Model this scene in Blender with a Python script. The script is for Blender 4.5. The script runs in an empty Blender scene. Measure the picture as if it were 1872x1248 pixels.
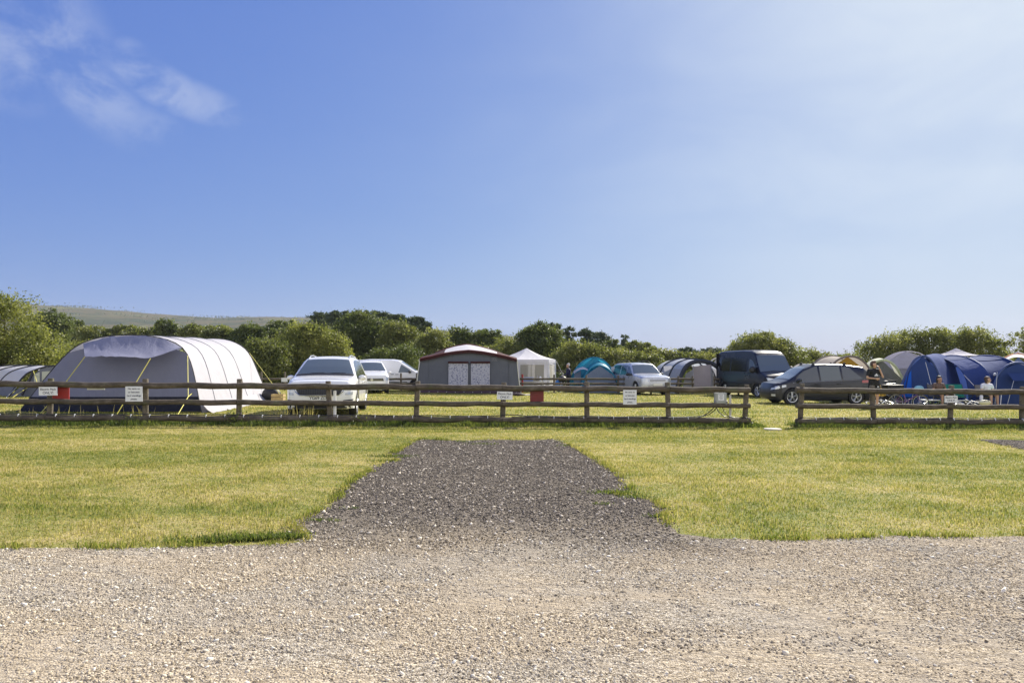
import bpy, bmesh, math, random
import numpy as np
from mathutils import Vector, Matrix, Euler, noise
R = math.radians
sc = bpy.context.scene
col = sc.collection
# ---------------------------------------------------------------- camera
F, H, CX, HY = 1350.0, 1.5, 936.0, 660.0      # focal length in photo pixels, eye height, horizon
cam = bpy.data.cameras.new('camera'); camo = bpy.data.objects.new('camera', cam); col.objects.link(camo)
camo.location = (0, 0, H); camo.rotation_euler = (R(90), 0, 0)
cam.sensor_width = 36; cam.lens = 36 * F / 1872; cam.shift_y = 36.0 / 1872
cam.clip_start = 0.1; cam.clip_end = 12000
sc.camera = camo
# ---------------------------------------------------------------- light
SUN_EL, SUN_AZ = R(35), R(35)                 # azimuth measured from +Y towards +X
sun = bpy.data.lights.new('sun', 'SUN'); suno = bpy.data.objects.new('sun', sun); col.objects.link(suno)
sun.energy = 4.6; sun.angle = R(0.53); sun.color = (1.0, 0.93, 0.80)
sdir = Vector((math.sin(SUN_AZ) * math.cos(SUN_EL), math.cos(SUN_AZ) * math.cos(SUN_EL), math.sin(SUN_EL)))
suno.rotation_euler = sdir.to_track_quat('Z', 'Y').to_euler()
suno.location = (20, 30, 40)
sc.view_settings.view_transform = 'Standard'; sc.view_settings.look = 'None'
sc.view_settings.exposure = 1.02; sc.view_settings.gamma = 1
sc.render.film_transparent = False
sc.cycles.max_bounces = 6; sc.cycles.transparent_max_bounces = 12

class NT:
    """small node helper"""
    def __init__(s, nt): s.nt = nt; s.N = nt.nodes; s.L = nt.links
    def n(s, t, **k):
        x = s.N.new(t)
        for a, b in k.items(): setattr(x, a, b)
        return x
    def put(s, sock, v):
        if isinstance(v, bpy.types.NodeSocket): s.L.new(v, sock)
        elif v is not None: sock.default_value = v
    def math(s, op, a, b=None, c=None, clamp=False):
        x = s.n('ShaderNodeMath', operation=op, use_clamp=clamp)
        s.put(x.inputs[0], a)
        if b is not None: s.put(x.inputs[1], b)
        if c is not None: s.put(x.inputs[2], c)
        return x.outputs[0]
    def vmath(s, op, a, b=None):
        x = s.n('ShaderNodeVectorMath', operation=op); s.put(x.inputs[0], a)
        if b is not None: s.put(x.inputs[1], b)
        return x
    def mix(s, f, a, b, mode='MIX'):
        x = s.n('ShaderNodeMix', data_type='RGBA', blend_type=mode)
        s.put(x.inputs[0], f); s.put(x.inputs[6], c4(a)); s.put(x.inputs[7], c4(b)); return x.outputs[2]
    def ramp(s, f, pts, interp='LINEAR'):
        x = s.n('ShaderNodeValToRGB'); s.put(x.inputs[0], f); cr = x.color_ramp; cr.interpolation = interp
        while len(cr.elements) < len(pts): cr.elements.new(0.5)
        for e, (p, c) in zip(cr.elements, pts): e.position = p; e.color = c4(c)
        return x.outputs[0]
    def noise(s, vec, scale, detail=2.0, rough=0.5, dist=0.0):
        x = s.n('ShaderNodeTexNoise'); s.put(x.inputs['Vector'], vec); x.inputs['Scale'].default_value = scale
        x.inputs['Detail'].default_value = detail; x.inputs['Roughness'].default_value = rough; x.inputs['Distortion'].default_value = dist
        return x.outputs['Fac']
    def maprange(s, v, a, b, c=0.0, d=1.0, smooth=True):
        x = s.n('ShaderNodeMapRange', interpolation_type='SMOOTHSTEP' if smooth else 'LINEAR')
        s.put(x.inputs[0], v)
        for i, q in enumerate((a, b, c, d)): s.put(x.inputs[1 + i], q)
        return x.outputs[0]
    def scale(s, vec, v3):
        x = s.n('ShaderNodeMapping'); s.put(x.inputs[0], vec); x.inputs['Scale'].default_value = v3; return x.outputs[0]
def c4(c):
    if isinstance(c, bpy.types.NodeSocket) or c is None: return c
    if isinstance(c, (int, float)): return (c, c, c, 1)
    return (c[0], c[1], c[2], 1)

def pix_dir(px, py): return Vector(((px - CX) / F, 1, (HY - py) / F)).normalized()
w = bpy.data.worlds.new('World'); sc.world = w; w.use_nodes = True
t = NT(w.node_tree); t.N.clear()
sky = t.n('ShaderNodeTexSky', sky_type='NISHITA'); sky.sun_disc = False
sky.sun_elevation = SUN_EL; sky.sun_rotation = SUN_AZ; sky.air_density = 1.0; sky.dust_density = 1.2; sky.ozone_density = 3.0; sky.altitude = 50
tc = t.n('ShaderNodeTexCoord').outputs['Generated']
dn = t.vmath('NORMALIZE', tc).outputs[0]
nz = t.noise(t.scale(dn, (1, 1, 1.6)), 9, 6, 0.62, 0.4)
nz2 = t.noise(dn, 26, 4, 0.6)
fac = None; veil = None
for (px, py, sx, sy, ang, amp) in [(45, 50, 95, 70, 40, .62), (85, 110, 120, 34, 38, .62), (165, 160, 70, 26, 30, .62), (20, 140, 60, 40, 0, .4), (235, 108, 24, 22, 0, .5),
                                   (300, 160, 70, 24, 22, .75), (380, 190, 60, 20, 18, .55), (255, 228, 45, 24, 0, .35), (1930, 0, 560, 380, -12, -.95)]:
    # a thin cloud around one direction of the sky: elliptical falloff in local tangent axes
    d0 = pix_dir(px, py); ax = d0.cross(Vector((0, 0, 1))).normalized(); up = ax.cross(d0)
    a = R(-ang); u = ax * math.cos(a) + up * math.sin(a); v = -ax * math.sin(a) + up * math.cos(a)
    du = t.vmath('DOT_PRODUCT', dn, tuple(u / (sx / F))).outputs['Value']; dv = t.vmath('DOT_PRODUCT', dn, tuple(v / (sy / F))).outputs['Value']
    front = t.maprange(t.vmath('DOT_PRODUCT', dn, tuple(d0)).outputs['Value'], 0.3, 0.5)
    r2 = t.math('ADD', t.math('MULTIPLY', du, du), t.math('MULTIPLY', dv, dv))
    m = t.math('MULTIPLY', t.math('MULTIPLY', t.math('POWER', 2.718, t.math('MULTIPLY', r2, -1.0)) if amp < 0 else t.maprange(r2, 2.6, 0.0), abs(amp)), front)
    if amp < 0: veil = m if veil is None else t.math('MAXIMUM', veil, m); continue
    fac = m if fac is None else t.math('MAXIMUM', fac, m)
cl = t.math('MULTIPLY', t.maprange(t.math('ADD', t.math('MULTIPLY', nz, .8), t.math('MULTIPLY', nz2, .25)), .40, .62), fac, clamp=True)
# tone compression put into the sky colour: each channel rolls off on its own curve
sp = t.n('ShaderNodeSeparateColor'); t.L.new(sky.outputs[0], sp.inputs[0]); cb = t.n('ShaderNodeCombineColor')
for i, (g_, pw) in enumerate(((.0765, .735), (.118, .64), (.418, .25))):
    t.L.new(t.math('MULTIPLY', t.math('POWER', sp.outputs[i], pw), g_ * 8.04), cb.inputs[i])
skyc = cb.outputs[0]
cloudc = t.mix(t.math('MULTIPLY', cl, .50), skyc, (5.2, 5.7, 6.8))
veil = t.math('MULTIPLY', veil, t.maprange(t.noise(t.scale(dn, (1, 1, 2.5)), 4, 4, .5, .6), .25, .7, .35, .75))
cloudc = t.mix(veil, cloudc, (6.3, 6.9, 7.4))      # thin smooth veil round the sun
# added bright cloud in the unseen sky behind the camera, lifts the shade
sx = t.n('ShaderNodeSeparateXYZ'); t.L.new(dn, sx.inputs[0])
fill_cloud = t.math('MULTIPLY', t.maprange(sx.outputs['Y'], -.12, -.5), t.maprange(sx.outputs['Z'], .85, .45)); fill_cloud = t.math('MULTIPLY', fill_cloud, t.maprange(t.noise(dn, 3.2, 5, .6), .34, .52))
cloudc = t.mix(fill_cloud, cloudc, (11.5, 11.2, 10.8))
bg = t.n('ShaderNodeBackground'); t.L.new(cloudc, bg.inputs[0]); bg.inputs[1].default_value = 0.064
t.L.new(bg.outputs[0], t.n('ShaderNodeOutputWorld').inputs[0])

# ---------------------------------------------------------------- ground height and photo geometry
FY = 17.0
def G(x, y): return -0.0105 * max(-40, min(40, x)) - 0.01 * max(0.0, min(y, 60.0) - FY)
def Gn(x, y): return -0.0105 * np.clip(x, -40, 40) - 0.01 * np.maximum(0, np.minimum(y, 60) - FY)
def P(px, py, d): return Vector(((px - CX) / F * d, d, H - (py - HY) * d / F))
def on_ground(px, d): x = (px - CX) / F * d; return Vector((x, d, G(x, d)))
def hit(px, py):
    d = 10.0
    for _ in range(60):
        x = (px - CX) / F * d; d = 0.5 * d + 0.5 * F * (H - G(x, d)) / (py - HY)
    return Vector(((px - CX) / F * d, d))

# ---------------------------------------------------------------- object helpers
def thing(name, label, cat, loc=(0, 0, 0), rotz=0.0, group=None):
    o = bpy.data.objects.new(name, None); col.objects.link(o); o.empty_display_size = 0.2
    o.location = loc; o.rotation_euler = (0, 0, rotz); o['label'] = label; o['category'] = cat
    if group: o['group'] = group
    return o
def tag(o, label, cat, group=None):
    o['label'] = label; o['category'] = cat
    if group: o['group'] = group
    return o
def wmat(o):
    m = Matrix.Translation(o.location) @ o.rotation_euler.to_matrix().to_4x4()
    return (wmat(o.parent) @ m) if o.parent else m
class MB:
    def __init__(s): s.v = []; s.f = []
    def add(s, vs, fs):
        b = len(s.v); s.v += [tuple(p) for p in vs]; s.f += [tuple(i + b for i in f) for f in fs]; return s
    def box(s, c, d, rot=None, taper=1.0):
        c = Vector(c); q = rot.to_matrix() if rot is not None else Matrix.Identity(3); vs = []
        for z in (-1, 1):
            k = taper if z > 0 else 1
            for x, y in ((-1, -1), (1, -1), (1, 1), (-1, 1)): vs.append(c + q @ Vector((x * d[0] / 2 * k, y * d[1] / 2 * k, z * d[2] / 2)))
        return s.add(vs, [(0, 3, 2, 1), (4, 5, 6, 7), (0, 1, 5, 4), (1, 2, 6, 5), (2, 3, 7, 6), (3, 0, 4, 7)])
    def tube(s, pts, r, n=8, closed=False, cap=True):
        pts = [Vector(p) for p in pts]; m = len(pts); rr = r if isinstance(r, (list, tuple)) else [r] * m
        tan = []
        for i in range(m):
            a = pts[(i - 1) % m] if (closed or i > 0) else pts[i]; b = pts[(i + 1) % m] if (closed or i < m - 1) else pts[i]
            d = (b - a); tan.append(d.normalized() if d.length > 1e-9 else Vector((0, 0, 1)))
        ref = Vector((0, 0, 1)) if abs(tan[0].z) < 0.9 else Vector((1, 0, 0))
        u = (ref - tan[0] * ref.dot(tan[0])).normalized(); vs = []
        for i in range(m):
            u = (u - tan[i] * u.dot(tan[i])).normalized(); w_ = tan[i].cross(u)
            for k in range(n):
                a = 2 * math.pi * k / n; vs.append(pts[i] + (u * math.cos(a) + w_ * math.sin(a)) * rr[i])
        fs = []
        for i in range(m if closed else m - 1):
            j = (i + 1) % m
            for k in range(n): fs.append((i * n + k, i * n + (k + 1) % n, j * n + (k + 1) % n, j * n + k))
        if cap and not closed: fs += [tuple(range(n - 1, -1, -1)), tuple((m - 1) * n + k for k in range(n))]
        return s.add(vs, fs)
    def grid(s, rows, flip=False):
        nr, nc = len(rows), len(rows[0]); vs = [p for r_ in rows for p in r_]; fs = []
        for i in range(nr - 1):
            for j in range(nc - 1):
                q = (i * nc + j, i * nc + j + 1, (i + 1) * nc + j + 1, (i + 1) * nc + j)
                fs.append(q[::-1] if flip else q)
        return s.add(vs, fs)
    def lathe(s, prof, axis='Z', c=(0, 0, 0), n=20):
        vs = []; m = len(prof)
        for (r_, h) in prof:
            for k in range(n):
                a = 2 * math.pi * k / n; x, y = r_ * math.cos(a), r_ * math.sin(a)
                p = (x, y, h) if axis == 'Z' else ((x, h, y) if axis == 'Y' else (h, x, y))
                vs.append((p[0] + c[0], p[1] + c[1], p[2] + c[2]))
        fs = [(i * n + k, i * n + (k + 1) % n, (i + 1) * n + (k + 1) % n, (i + 1) * n + k) for i in range(m - 1) for k in range(n)]
        return s.add(vs, fs)
    def ball(s, c, r, nu=10, nv=7):
        rx, ry, rz = (r, r, r) if isinstance(r, (int, float)) else r
        rows = []
        for i in range(nv + 1):
            th = math.pi * i / nv
            rows.append([(c[0] + rx * math.sin(th) * math.cos(2 * math.pi * j / nu), c[1] + ry * math.sin(th) * math.sin(2 * math.pi * j / nu), c[2] + rz * math.cos(th)) for j in range(nu + 1)])
        return s.grid(rows)
    def build(s, name, mat, parent=None, world=False, smooth=True, ang=40):
        me = bpy.data.meshes.new(name); vs = s.v
        if world and parent is not None:
            im = wmat(parent).inverted(); vs = [tuple(im @ Vector(p)) for p in vs]
        me.from_pydata(vs, [], s.f); me.validate()
        if mat is not None: me.materials.append(mat)
        if smooth: me.shade_smooth(); me.set_sharp_from_angle(angle=R(ang))
        o = bpy.data.objects.new(name, me); col.objects.link(o)
        if parent is not None: o.parent = parent
        return o
def np_mesh(name, V, Fc, mat, parent=None, tone=None, smooth=False):
    """V (n,3); Fc (m,k); tone per vertex"""
    me = bpy.data.meshes.new(name); n, (m, k) = len(V), Fc.shape
    me.vertices.add(n); me.vertices.foreach_set('co', V.astype(np.float32).ravel())
    me.loops.add(m * k); me.loops.foreach_set('vertex_index', Fc.astype(np.int32).ravel())
    me.polygons.add(m); me.polygons.foreach_set('loop_start', np.arange(0, m * k, k, dtype=np.int32))
    me.polygons.foreach_set('loop_total', np.full(m, k, dtype=np.int32))
    if smooth: me.polygons.foreach_set('use_smooth', np.ones(m, dtype=bool))
    if tone is not None:
        a = me.attributes.new('tone', 'FLOAT', 'POINT'); a.data.foreach_set('value', tone.astype(np.float32))
    me.update(calc_edges=True); me.materials.append(mat)
    o = bpy.data.objects.new(name, me); col.objects.link(o)
    if parent is not None: o.parent = parent
    return o

# ---------------------------------------------------------------- materials
MATS = {}
def pbr(name, c, rough=0.6, metal=0.0, spec=0.5, trans=0.0, coat=0.0, var=0.0, vscale=6.0, bump=0.0, bscale=40.0, emit=None):
    if name in MATS: return MATS[name]
    m = bpy.data.materials.new(name); m.use_nodes = True; t = NT(m.node_tree); b = t.N['Principled BSDF']
    b.inputs['Base Color'].default_value = c4(c); b.inputs['Roughness'].default_value = rough; b.inputs['Metallic'].default_value = metal
    b.inputs['Specular IOR Level'].default_value = spec; b.inputs['Coat Weight'].default_value = coat; b.inputs['Coat Roughness'].default_value = 0.04
    tcn = t.n('ShaderNodeTexCoord').outputs['Object']
    if var > 0:
        f = t.noise(tcn, vscale, 5, 0.6)
        cc = t.mix(t.maprange(f, .3, .7), tuple(x * (1 - var) for x in c[:3]), tuple(min(1, x * (1 + var * .6)) for x in c[:3]))
        t.L.new(cc, b.inputs['Base Color'])
        t.L.new(t.maprange(f, .2, .8, rough * .8, min(1, rough * 1.2)), b.inputs['Roughness'])
    if bump > 0:
        bn = t.n('ShaderNodeBump'); bn.inputs['Strength'].default_value = bump; bn.inputs['Distance'].default_value = 0.02
        t.L.new(t.noise(tcn, bscale, 4, .6), bn.inputs['Height']); t.L.new(bn.outputs[0], b.inputs['Normal'])
    MATS[name] = m; return m
def fabric(name, c, trans=0.3, rough=0.75, wrinkle=0.5, wscale=2.0, tcol=None, stretch=(1, 1, 0.35), var=0.1, crease=0.0):
    """tent cloth: woven diffuse + light that comes through, folds as bump"""
    if name in MATS: return MATS[name]
    m = bpy.data.materials.new(name); m.use_nodes = True; t = NT(m.node_tree); b = t.N['Principled BSDF']; out = t.N['Material Output']
    tcn = t.n('ShaderNodeTexCoord').outputs['Object']
    f = t.noise(tcn, 3, 4, .6)
    cc = t.mix(f, tuple(x * (1 - var) for x in c), tuple(min(1, x * (1 + var)) for x in c))
    t.L.new(cc, b.inputs['Base Color']); b.inputs['Roughness'].default_value = rough; b.inputs['Specular IOR Level'].default_value = 0.18
    b.inputs['Sheen Weight'].default_value = 0.0
    bn = t.n('ShaderNodeBump'); bn.inputs['Strength'].default_value = wrinkle; bn.inputs['Distance'].default_value = 0.12
    hgt = t.math('ADD', t.noise(t.scale(tcn, stretch), wscale, 3, .55, 1.2), t.math('MULTIPLY', t.noise(t.scale(tcn, stretch), wscale * 3.5, 2, .5, .8), .3))
    t.L.new(hgt, bn.inputs['Height']); t.L.new(bn.outputs[0], b.inputs['Normal'])
    tr = t.n('ShaderNodeBsdfTranslucent'); t.put(tr.inputs[0], c4(tcol) if tcol else cc); t.L.new(bn.outputs[0], tr.inputs['Normal'])
    mx = t.n('ShaderNodeMixShader'); mx.inputs[0].default_value = trans
    t.L.new(b.outputs[0], mx.inputs[1]); t.L.new(tr.outputs[0], mx.inputs[2]); t.L.new(mx.outputs[0], out.inputs[0])
    MATS[name] = m; return m
def leafmat(name, dark, mid, light, trans=0.35, patch=0.5):
    if name in MATS: return MATS[name]
    m = bpy.data.materials.new(name); m.use_nodes = True; t = NT(m.node_tree); t.N.remove(t.N['Principled BSDF']); out = t.N['Material Output']
    at = t.n('ShaderNodeAttribute', attribute_name='tone').outputs['Fac']
    ge = t.n('ShaderNodeNewGeometry').outputs['Position']
    f = t.math('ADD', t.math('MULTIPLY', at, 1 - patch), t.math('MULTIPLY', t.maprange(t.noise(ge, .55, 3, .6), .3, .7), patch))
    cc = t.ramp(f, [(0.05, dark), (0.5, mid), (0.95, light)])
    d = t.n('ShaderNodeBsdfPrincipled'); t.L.new(cc, d.inputs['Base Color']); d.inputs['Roughness'].default_value = .55; d.inputs['Specular IOR Level'].default_value = .3
    tr = t.n('ShaderNodeBsdfTranslucent'); t.L.new(t.mix(1, cc, (1.25, 1.3, .7), 'MULTIPLY'), tr.inputs[0])
    mx = t.n('ShaderNodeMixShader'); mx.inputs[0].default_value = trans
    t.L.new(d.outputs[0], mx.inputs[1]); t.L.new(tr.outputs[0], mx.inputs[2]); t.L.new(mx.outputs[0], out.inputs[0])
    MATS[name] = m; return m
def text_mesh(name, body, size, mat, parent, loc, rot, bold=0.0, align='CENTER', space=1.0, line=1.0):
    cu = bpy.data.curves.new(name, 'FONT'); cu.body = body; cu.size = size; cu.align_x = align; cu.align_y = 'CENTER'
    cu.offset = bold; cu.extrude = 0.0008; cu.space_character = space; cu.space_line = line
    tmp = bpy.data.objects.new('tmp', cu); col.objects.link(tmp)
    dg = bpy.context.evaluated_depsgraph_get(); me = bpy.data.meshes.new_from_object(tmp.evaluated_get(dg))
    bpy.data.objects.remove(tmp); me.materials.clear(); me.materials.append(mat)
    o = bpy.data.objects.new(name, me); col.objects.link(o); o.parent = parent; o.location = loc; o.rotation_euler = rot
    return o
# ================================================================= GROUND
rng = np.random.default_rng(7); random.seed(7)
def struct(o): o['kind'] = 'structure'; return o
def stuff(o): o['kind'] = 'stuff'; return o
def vnoise(x, y, s, seed=0):
    """lattice value noise in numpy"""
    r_ = np.random.default_rng(seed).random((256, 256)); X = x / s + 1000.0; Y = y / s + 1000.0
    i = np.floor(X).astype(int); j = np.floor(Y).astype(int); fx = X - i; fy = Y - j
    fx = fx * fx * (3 - 2 * fx); fy = fy * fy * (3 - 2 * fy); i &= 255; j &= 255; i2 = (i + 1) & 255; j2 = (j + 1) & 255
    return (r_[i, j] * (1 - fx) + r_[i2, j] * fx) * (1 - fy) + (r_[i, j2] * (1 - fx) + r_[i2, j2] * fx) * fy
def inside(px, py, poly):
    c = np.zeros(len(px), bool); n = len(poly)
    for k in range(n):
        x1, y1 = poly[k]; x2, y2 = poly[(k + 1) % n]
        if y1 == y2: continue
        m = ((y1 > py) != (y2 > py)) & (px < (x2 - x1) * (py - y1) / (y2 - y1) + x1); c ^= m
    return c
STRAW, GREEN, DEEP = (.47, .42, .20), (.20, .26, .06), (.09, .12, .03)
def grass_color(t, fine=True):
    pos = t.n('ShaderNodeNewGeometry').outputs['Position']
    big = t.maprange(t.noise(t.scale(pos, (.55, 1.5, 1)), .42, 5, .65, .5), .34, .66); mid = t.maprange(t.noise(t.scale(pos, (.9, 1.3, 1)), 2.6, 6, .75, .3), .34, .66)
    return pos, t.math('ADD', t.math('MULTIPLY', big, .55), t.math('MULTIPLY', mid, .45))
def grass_ground():
    m = bpy.data.materials.new('grass_soil'); m.use_nodes = True; t = NT(m.node_tree); b = t.N['Principled BSDF']
    pos, f = grass_color(t)
    fine = t.noise(t.scale(pos, (1, 1, .2)), 38, 4, .7)
    f2 = t.math('ADD', t.math('MULTIPLY', f, .6), t.math('MULTIPLY', t.maprange(fine, .3, .7), .4))
    c = t.ramp(f2, [(0.0, (.09, .12, .028)), (.33, (.19, .21, .052)), (.6, (.32, .285, .10)), (.92, (.46, .37, .19))])
    t.L.new(c, b.inputs['Base Color']); b.inputs['Roughness'].default_value = .9; b.inputs['Specular IOR Level'].default_value = .15
    bn = t.n('ShaderNodeBump'); bn.inputs['Strength'].default_value = .7; bn.inputs['Distance'].default_value = .03
    t.L.new(t.math('ADD', fine, t.math('MULTIPLY', t.noise(pos, 9, 3, .6), .8)), bn.inputs['Height']); t.L.new(bn.outputs[0], b.inputs['Normal'])
    return m
M_GRASS = grass_ground()
xs = sorted(set([-4000, -1500, -600, -250, -120, -70, -40, 40, 70, 120, 250, 600, 1500, 4000] + list(range(-40, 41, 4))))
ys = sorted(set([-400, -100, -30, -10, 0, 60, 80, 120, 250, 600, 1500, 4000] + [3, 6, 9, 12, 15, 17, 20, 24, 28, 32, 36, 40, 44, 50]))
struct(MB().grid([[(x, y, G(x, y)) for x in xs] for y in ys]).build('ground', M_GRASS, smooth=True))

# gravel: one pale track across the foreground, a dark hardstanding that meets it
def gravel_mat(name, stones):
    m = bpy.data.materials.new(name); m.use_nodes = True; t = NT(m.node_tree); b = t.N['Principled BSDF']
    pos = t.n('ShaderNodeNewGeometry').outputs['Position']; sep = t.n('ShaderNodeSeparateXYZ'); t.L.new(pos, sep.inputs[0])
    # where the dark stone begins: it thins out towards the track in ragged patches
    yy = t.math('ADD', sep.outputs['Y'], t.math('MULTIPLY', t.math('SUBTRACT', t.noise(pos, .9, 5, .7), .5), 1.7))
    dark = t.math('MULTIPLY', t.maprange(yy, 5.0, 7.4), t.maprange(t.math('ABSOLUTE', t.math('SUBTRACT', sep.outputs['X'], -.15)), 2.7, 1.7))
    dark2 = t.maprange(sep.outputs['Y'], 8.5, 9.0)
    dark = t.math('MAXIMUM', dark, dark2)
    streak = t.maprange(t.noise(t.scale(pos, (.35, 1.3, 1)), 1.4, 5, .65), .40, .62)
    if stones:
        at = t.n('ShaderNodeAttribute', attribute_name='tone').outputs['Fac']
        lightc = t.ramp(at, [(0, (.10, .080, .055)), (.3, (.36, .30, .21)), (.7, (.63, .54, .39)), (1, (.86, .79, .64))])
        darkc = t.ramp(at, [(0, (.045, .038, .031)), (.32, (.120, .105, .088)), (.6, (.235, .208, .175)), (.82, (.46, .40, .32)), (1, (.74, .66, .53))])
    else:
        vo = t.n('ShaderNodeTexVoronoi'); t.put(vo.inputs['Vector'], pos); vo.inputs['Scale'].default_value = 85
        sepc = t.n('ShaderNodeSeparateColor'); t.L.new(vo.outputs['Color'], sepc.inputs[0]); vr = sepc.outputs[0]
        sand = t.mix(t.noise(pos, 14, 5, .7), (.31, .255, .18), (.53, .45, .335))
        v2 = t.n('ShaderNodeTexVoronoi'); t.put(v2.inputs['Vector'], pos); v2.inputs['Scale'].default_value = 165; s2 = t.n('ShaderNodeSeparateColor'); t.L.new(v2.outputs['Color'], s2.inputs[0])
        lightc = t.mix(t.math('ADD', .35, t.math('MULTIPLY', streak, .5)), sand, t.ramp(t.math('ADD', t.math('MULTIPLY', vr, .5), t.math('MULTIPLY', s2.outputs[1], .5)), [(.15, (.085, .065, .042)), (.5, (.38, .315, .22)), (.82, (.76, .67, .52))]))
        darkc = t.ramp(t.math('ADD', t.math('MULTIPLY', vr, .7), t.math('MULTIPLY', t.noise(pos, 5, 4, .6), .3)), [(.1, (.05, .043, .035)), (.55, (.14, .122, .10)), (.9, (.40, .345, .275))])
        h = t.math('SUBTRACT', t.math('ADD', t.math('MULTIPLY', t.noise(pos, 30, 4, .7), .7), vr), t.math('MULTIPLY', vo.outputs['Distance'], .6))
        bn = t.n('ShaderNodeBump'); bn.inputs['Strength'].default_value = .9; bn.inputs['Distance'].default_value = .012
        b2 = t.n('ShaderNodeBump'); b2.inputs['Strength'].default_value = 1; b2.inputs['Distance'].default_value = .05; t.L.new(t.noise(t.scale(pos, (.8, 1.5, 1)), 7, 4, .65, .3), b2.inputs['Height']); t.L.new(b2.outputs[0], bn.inputs['Normal'])
        t.L.new(h, bn.inputs['Height']); t.L.new(bn.outputs[0], b.inputs['Normal'])
    grey = t.maprange(t.noise(t.scale(pos, (.6, 1.2, 1)), 1.1, 5, .65, .4), .42, .60)      # drifts of greyer stone between sandy, worn strips
    lightc = t.mix(t.math('MULTIPLY', grey, .5), lightc, t.mix(1, lightc, (.86, .93, 1.06), 'MULTIPLY'))
    t.L.new(t.mix(dark, lightc, darkc), b.inputs['Base Color']); b.inputs['Roughness'].default_value = .95; b.inputs['Specular IOR Level'].default_value = .04
    return m
M_GRAVEL = gravel_mat('gravel', False); M_STONE = gravel_mat('gravel_stone', True)
stand_px = [(567, 990), (545, 972), (530, 958), (562, 944), (600, 925), (622, 902), (642, 880), (668, 866), (690, 850), (722, 842), (712, 832), (742, 815), (772, 803), (830, 806), (900, 804),
            (960, 805), (1010, 803), (1034, 812), (1052, 818), (1090, 840), (1118, 858), (1133, 870), (1152, 892), (1140, 898), (1118, 902), (1150, 908), (1190, 913), (1218, 930), (1214, 948), (1240, 975), (1300, 984)]
stand = [hit(*p) for p in stand_px]; stand = [(p.x, p.y) for p in stand]
edge_px = [(-700, 1010), (-300, 1004), (-60, 1002), (60, 1003), (120, 1001), (200, 1003), (330, 1000), (400, 998), (470, 996), (520, 994)]
edge = [(hit(*p).x, hit(*p).y) for p in edge_px]
edgeR = [(hit(*p).x, hit(*p).y) for p in [(1380, 986), (1450, 987), (1560, 984), (1640, 979), (1720, 982), (1872, 980), (2100, 977), (2600, 975)]]
track_poly = [(-40, edge[0][1])] + edge + [stand[0], (stand[0][0] + .25, stand[0][1] + .12), (-1.2, 6.75), (.2, 6.95), (1.3, 6.75), (1.75, 6.6)] + stand[-1:] + edgeR + [(40, edgeR[-1][1]), (40, -12), (-40, -12)]
def rag(poly, amp, step, seed):
    out = []; n = len(poly); rr = random.Random(seed)
    for k in range(n):
        a = Vector(poly[k]); b = Vector(poly[(k + 1) % n]); L = (b - a).length; m = max(1, int(L / step)) if L < 25 else 1
        for i in range(m):
            p = a.lerp(b, i / m); nn = Vector((p.x, p.y, seed)); out.append((p.x + amp * noise.noise(nn * 3.1) + amp * .5 * rr.uniform(-1, 1), p.y + amp * noise.noise(nn * 3.1 + Vector((9, 9, 9))) * .6 + amp * .3 * rr.uniform(-1, 1)))
    return out
def rag_open(pts, amp, step, seed):
    out = [tuple(pts[0])]; rr = random.Random(seed)
    for a, b in zip(pts, pts[1:]):
        a, b = Vector(a), Vector(b); m = max(1, int((b - a).length / step)) if (b - a).length < 25 else 1
        for i in range(1, m + 1):
            p = a.lerp(b, i / m); q = Vector((p.x * 3.1, p.y * 3.1, seed)); q2 = q * 2.7; e = 0 if (i == m and b == Vector(pts[-1])) else 1
            out.append((p.x + e * amp * (noise.noise(q) + .5 * noise.noise(q2)), p.y + e * amp * .7 * (noise.noise(q + Vector((9, 9, 9))) + .5 * noise.noise(q2 + Vector((5, 5, 5))))))
    return out
stand_r = rag_open(stand, .055, .05, 3)
track_r = [(-40, edge[0][1])] + rag_open(edge + [stand[0]], .05, .06, 5)[:-1] + [stand_r[0], stand_r[-1]] + rag_open([stand[-1]] + edgeR, .05, .06, 6)[1:] + [(40, edgeR[-1][1]), (40, -12), (-40, -12)]
stand2 = [(hit(*p).x, hit(*p).y) for p in [(1790, 804), (1815, 803), (1880, 806), (1990, 806), (2060, 830), (1900, 826), (1860, 820), (1822, 812)]]
stand2_r = rag(stand2, .05, .12, 8)
def sheet(name, poly, dz, mat):
    bm = bmesh.new(); vs = [bm.verts.new((x, y, 0)) for x, y in poly]; f = bm.faces.new(vs); bmesh.ops.triangulate(bm, faces=[f])
    for cx_ in (-40, 40): bmesh.ops.bisect_plane(bm, geom=bm.verts[:] + bm.edges[:] + bm.faces[:], plane_co=(cx_, 0, 0), plane_no=(1, 0, 0))
    for v in bm.verts: v.co.z = G(v.co.x, v.co.y) + dz
    bm.normal_update()
    for f in bm.faces:
        if f.normal.z < 0: f.normal_flip()
    me = bpy.data.meshes.new(name); bm.to_mesh(me); bm.free(); me.materials.append(mat)
    o = bpy.data.objects.new(name, me); col.objects.link(o); return struct(o)
sheet('gravel_track', track_r, .004, M_GRAVEL)
sheet('hard_standing', stand_r, .004, M_GRAVEL)
sheet('hard_standing', stand2_r, .008, M_GRAVEL)

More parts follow.
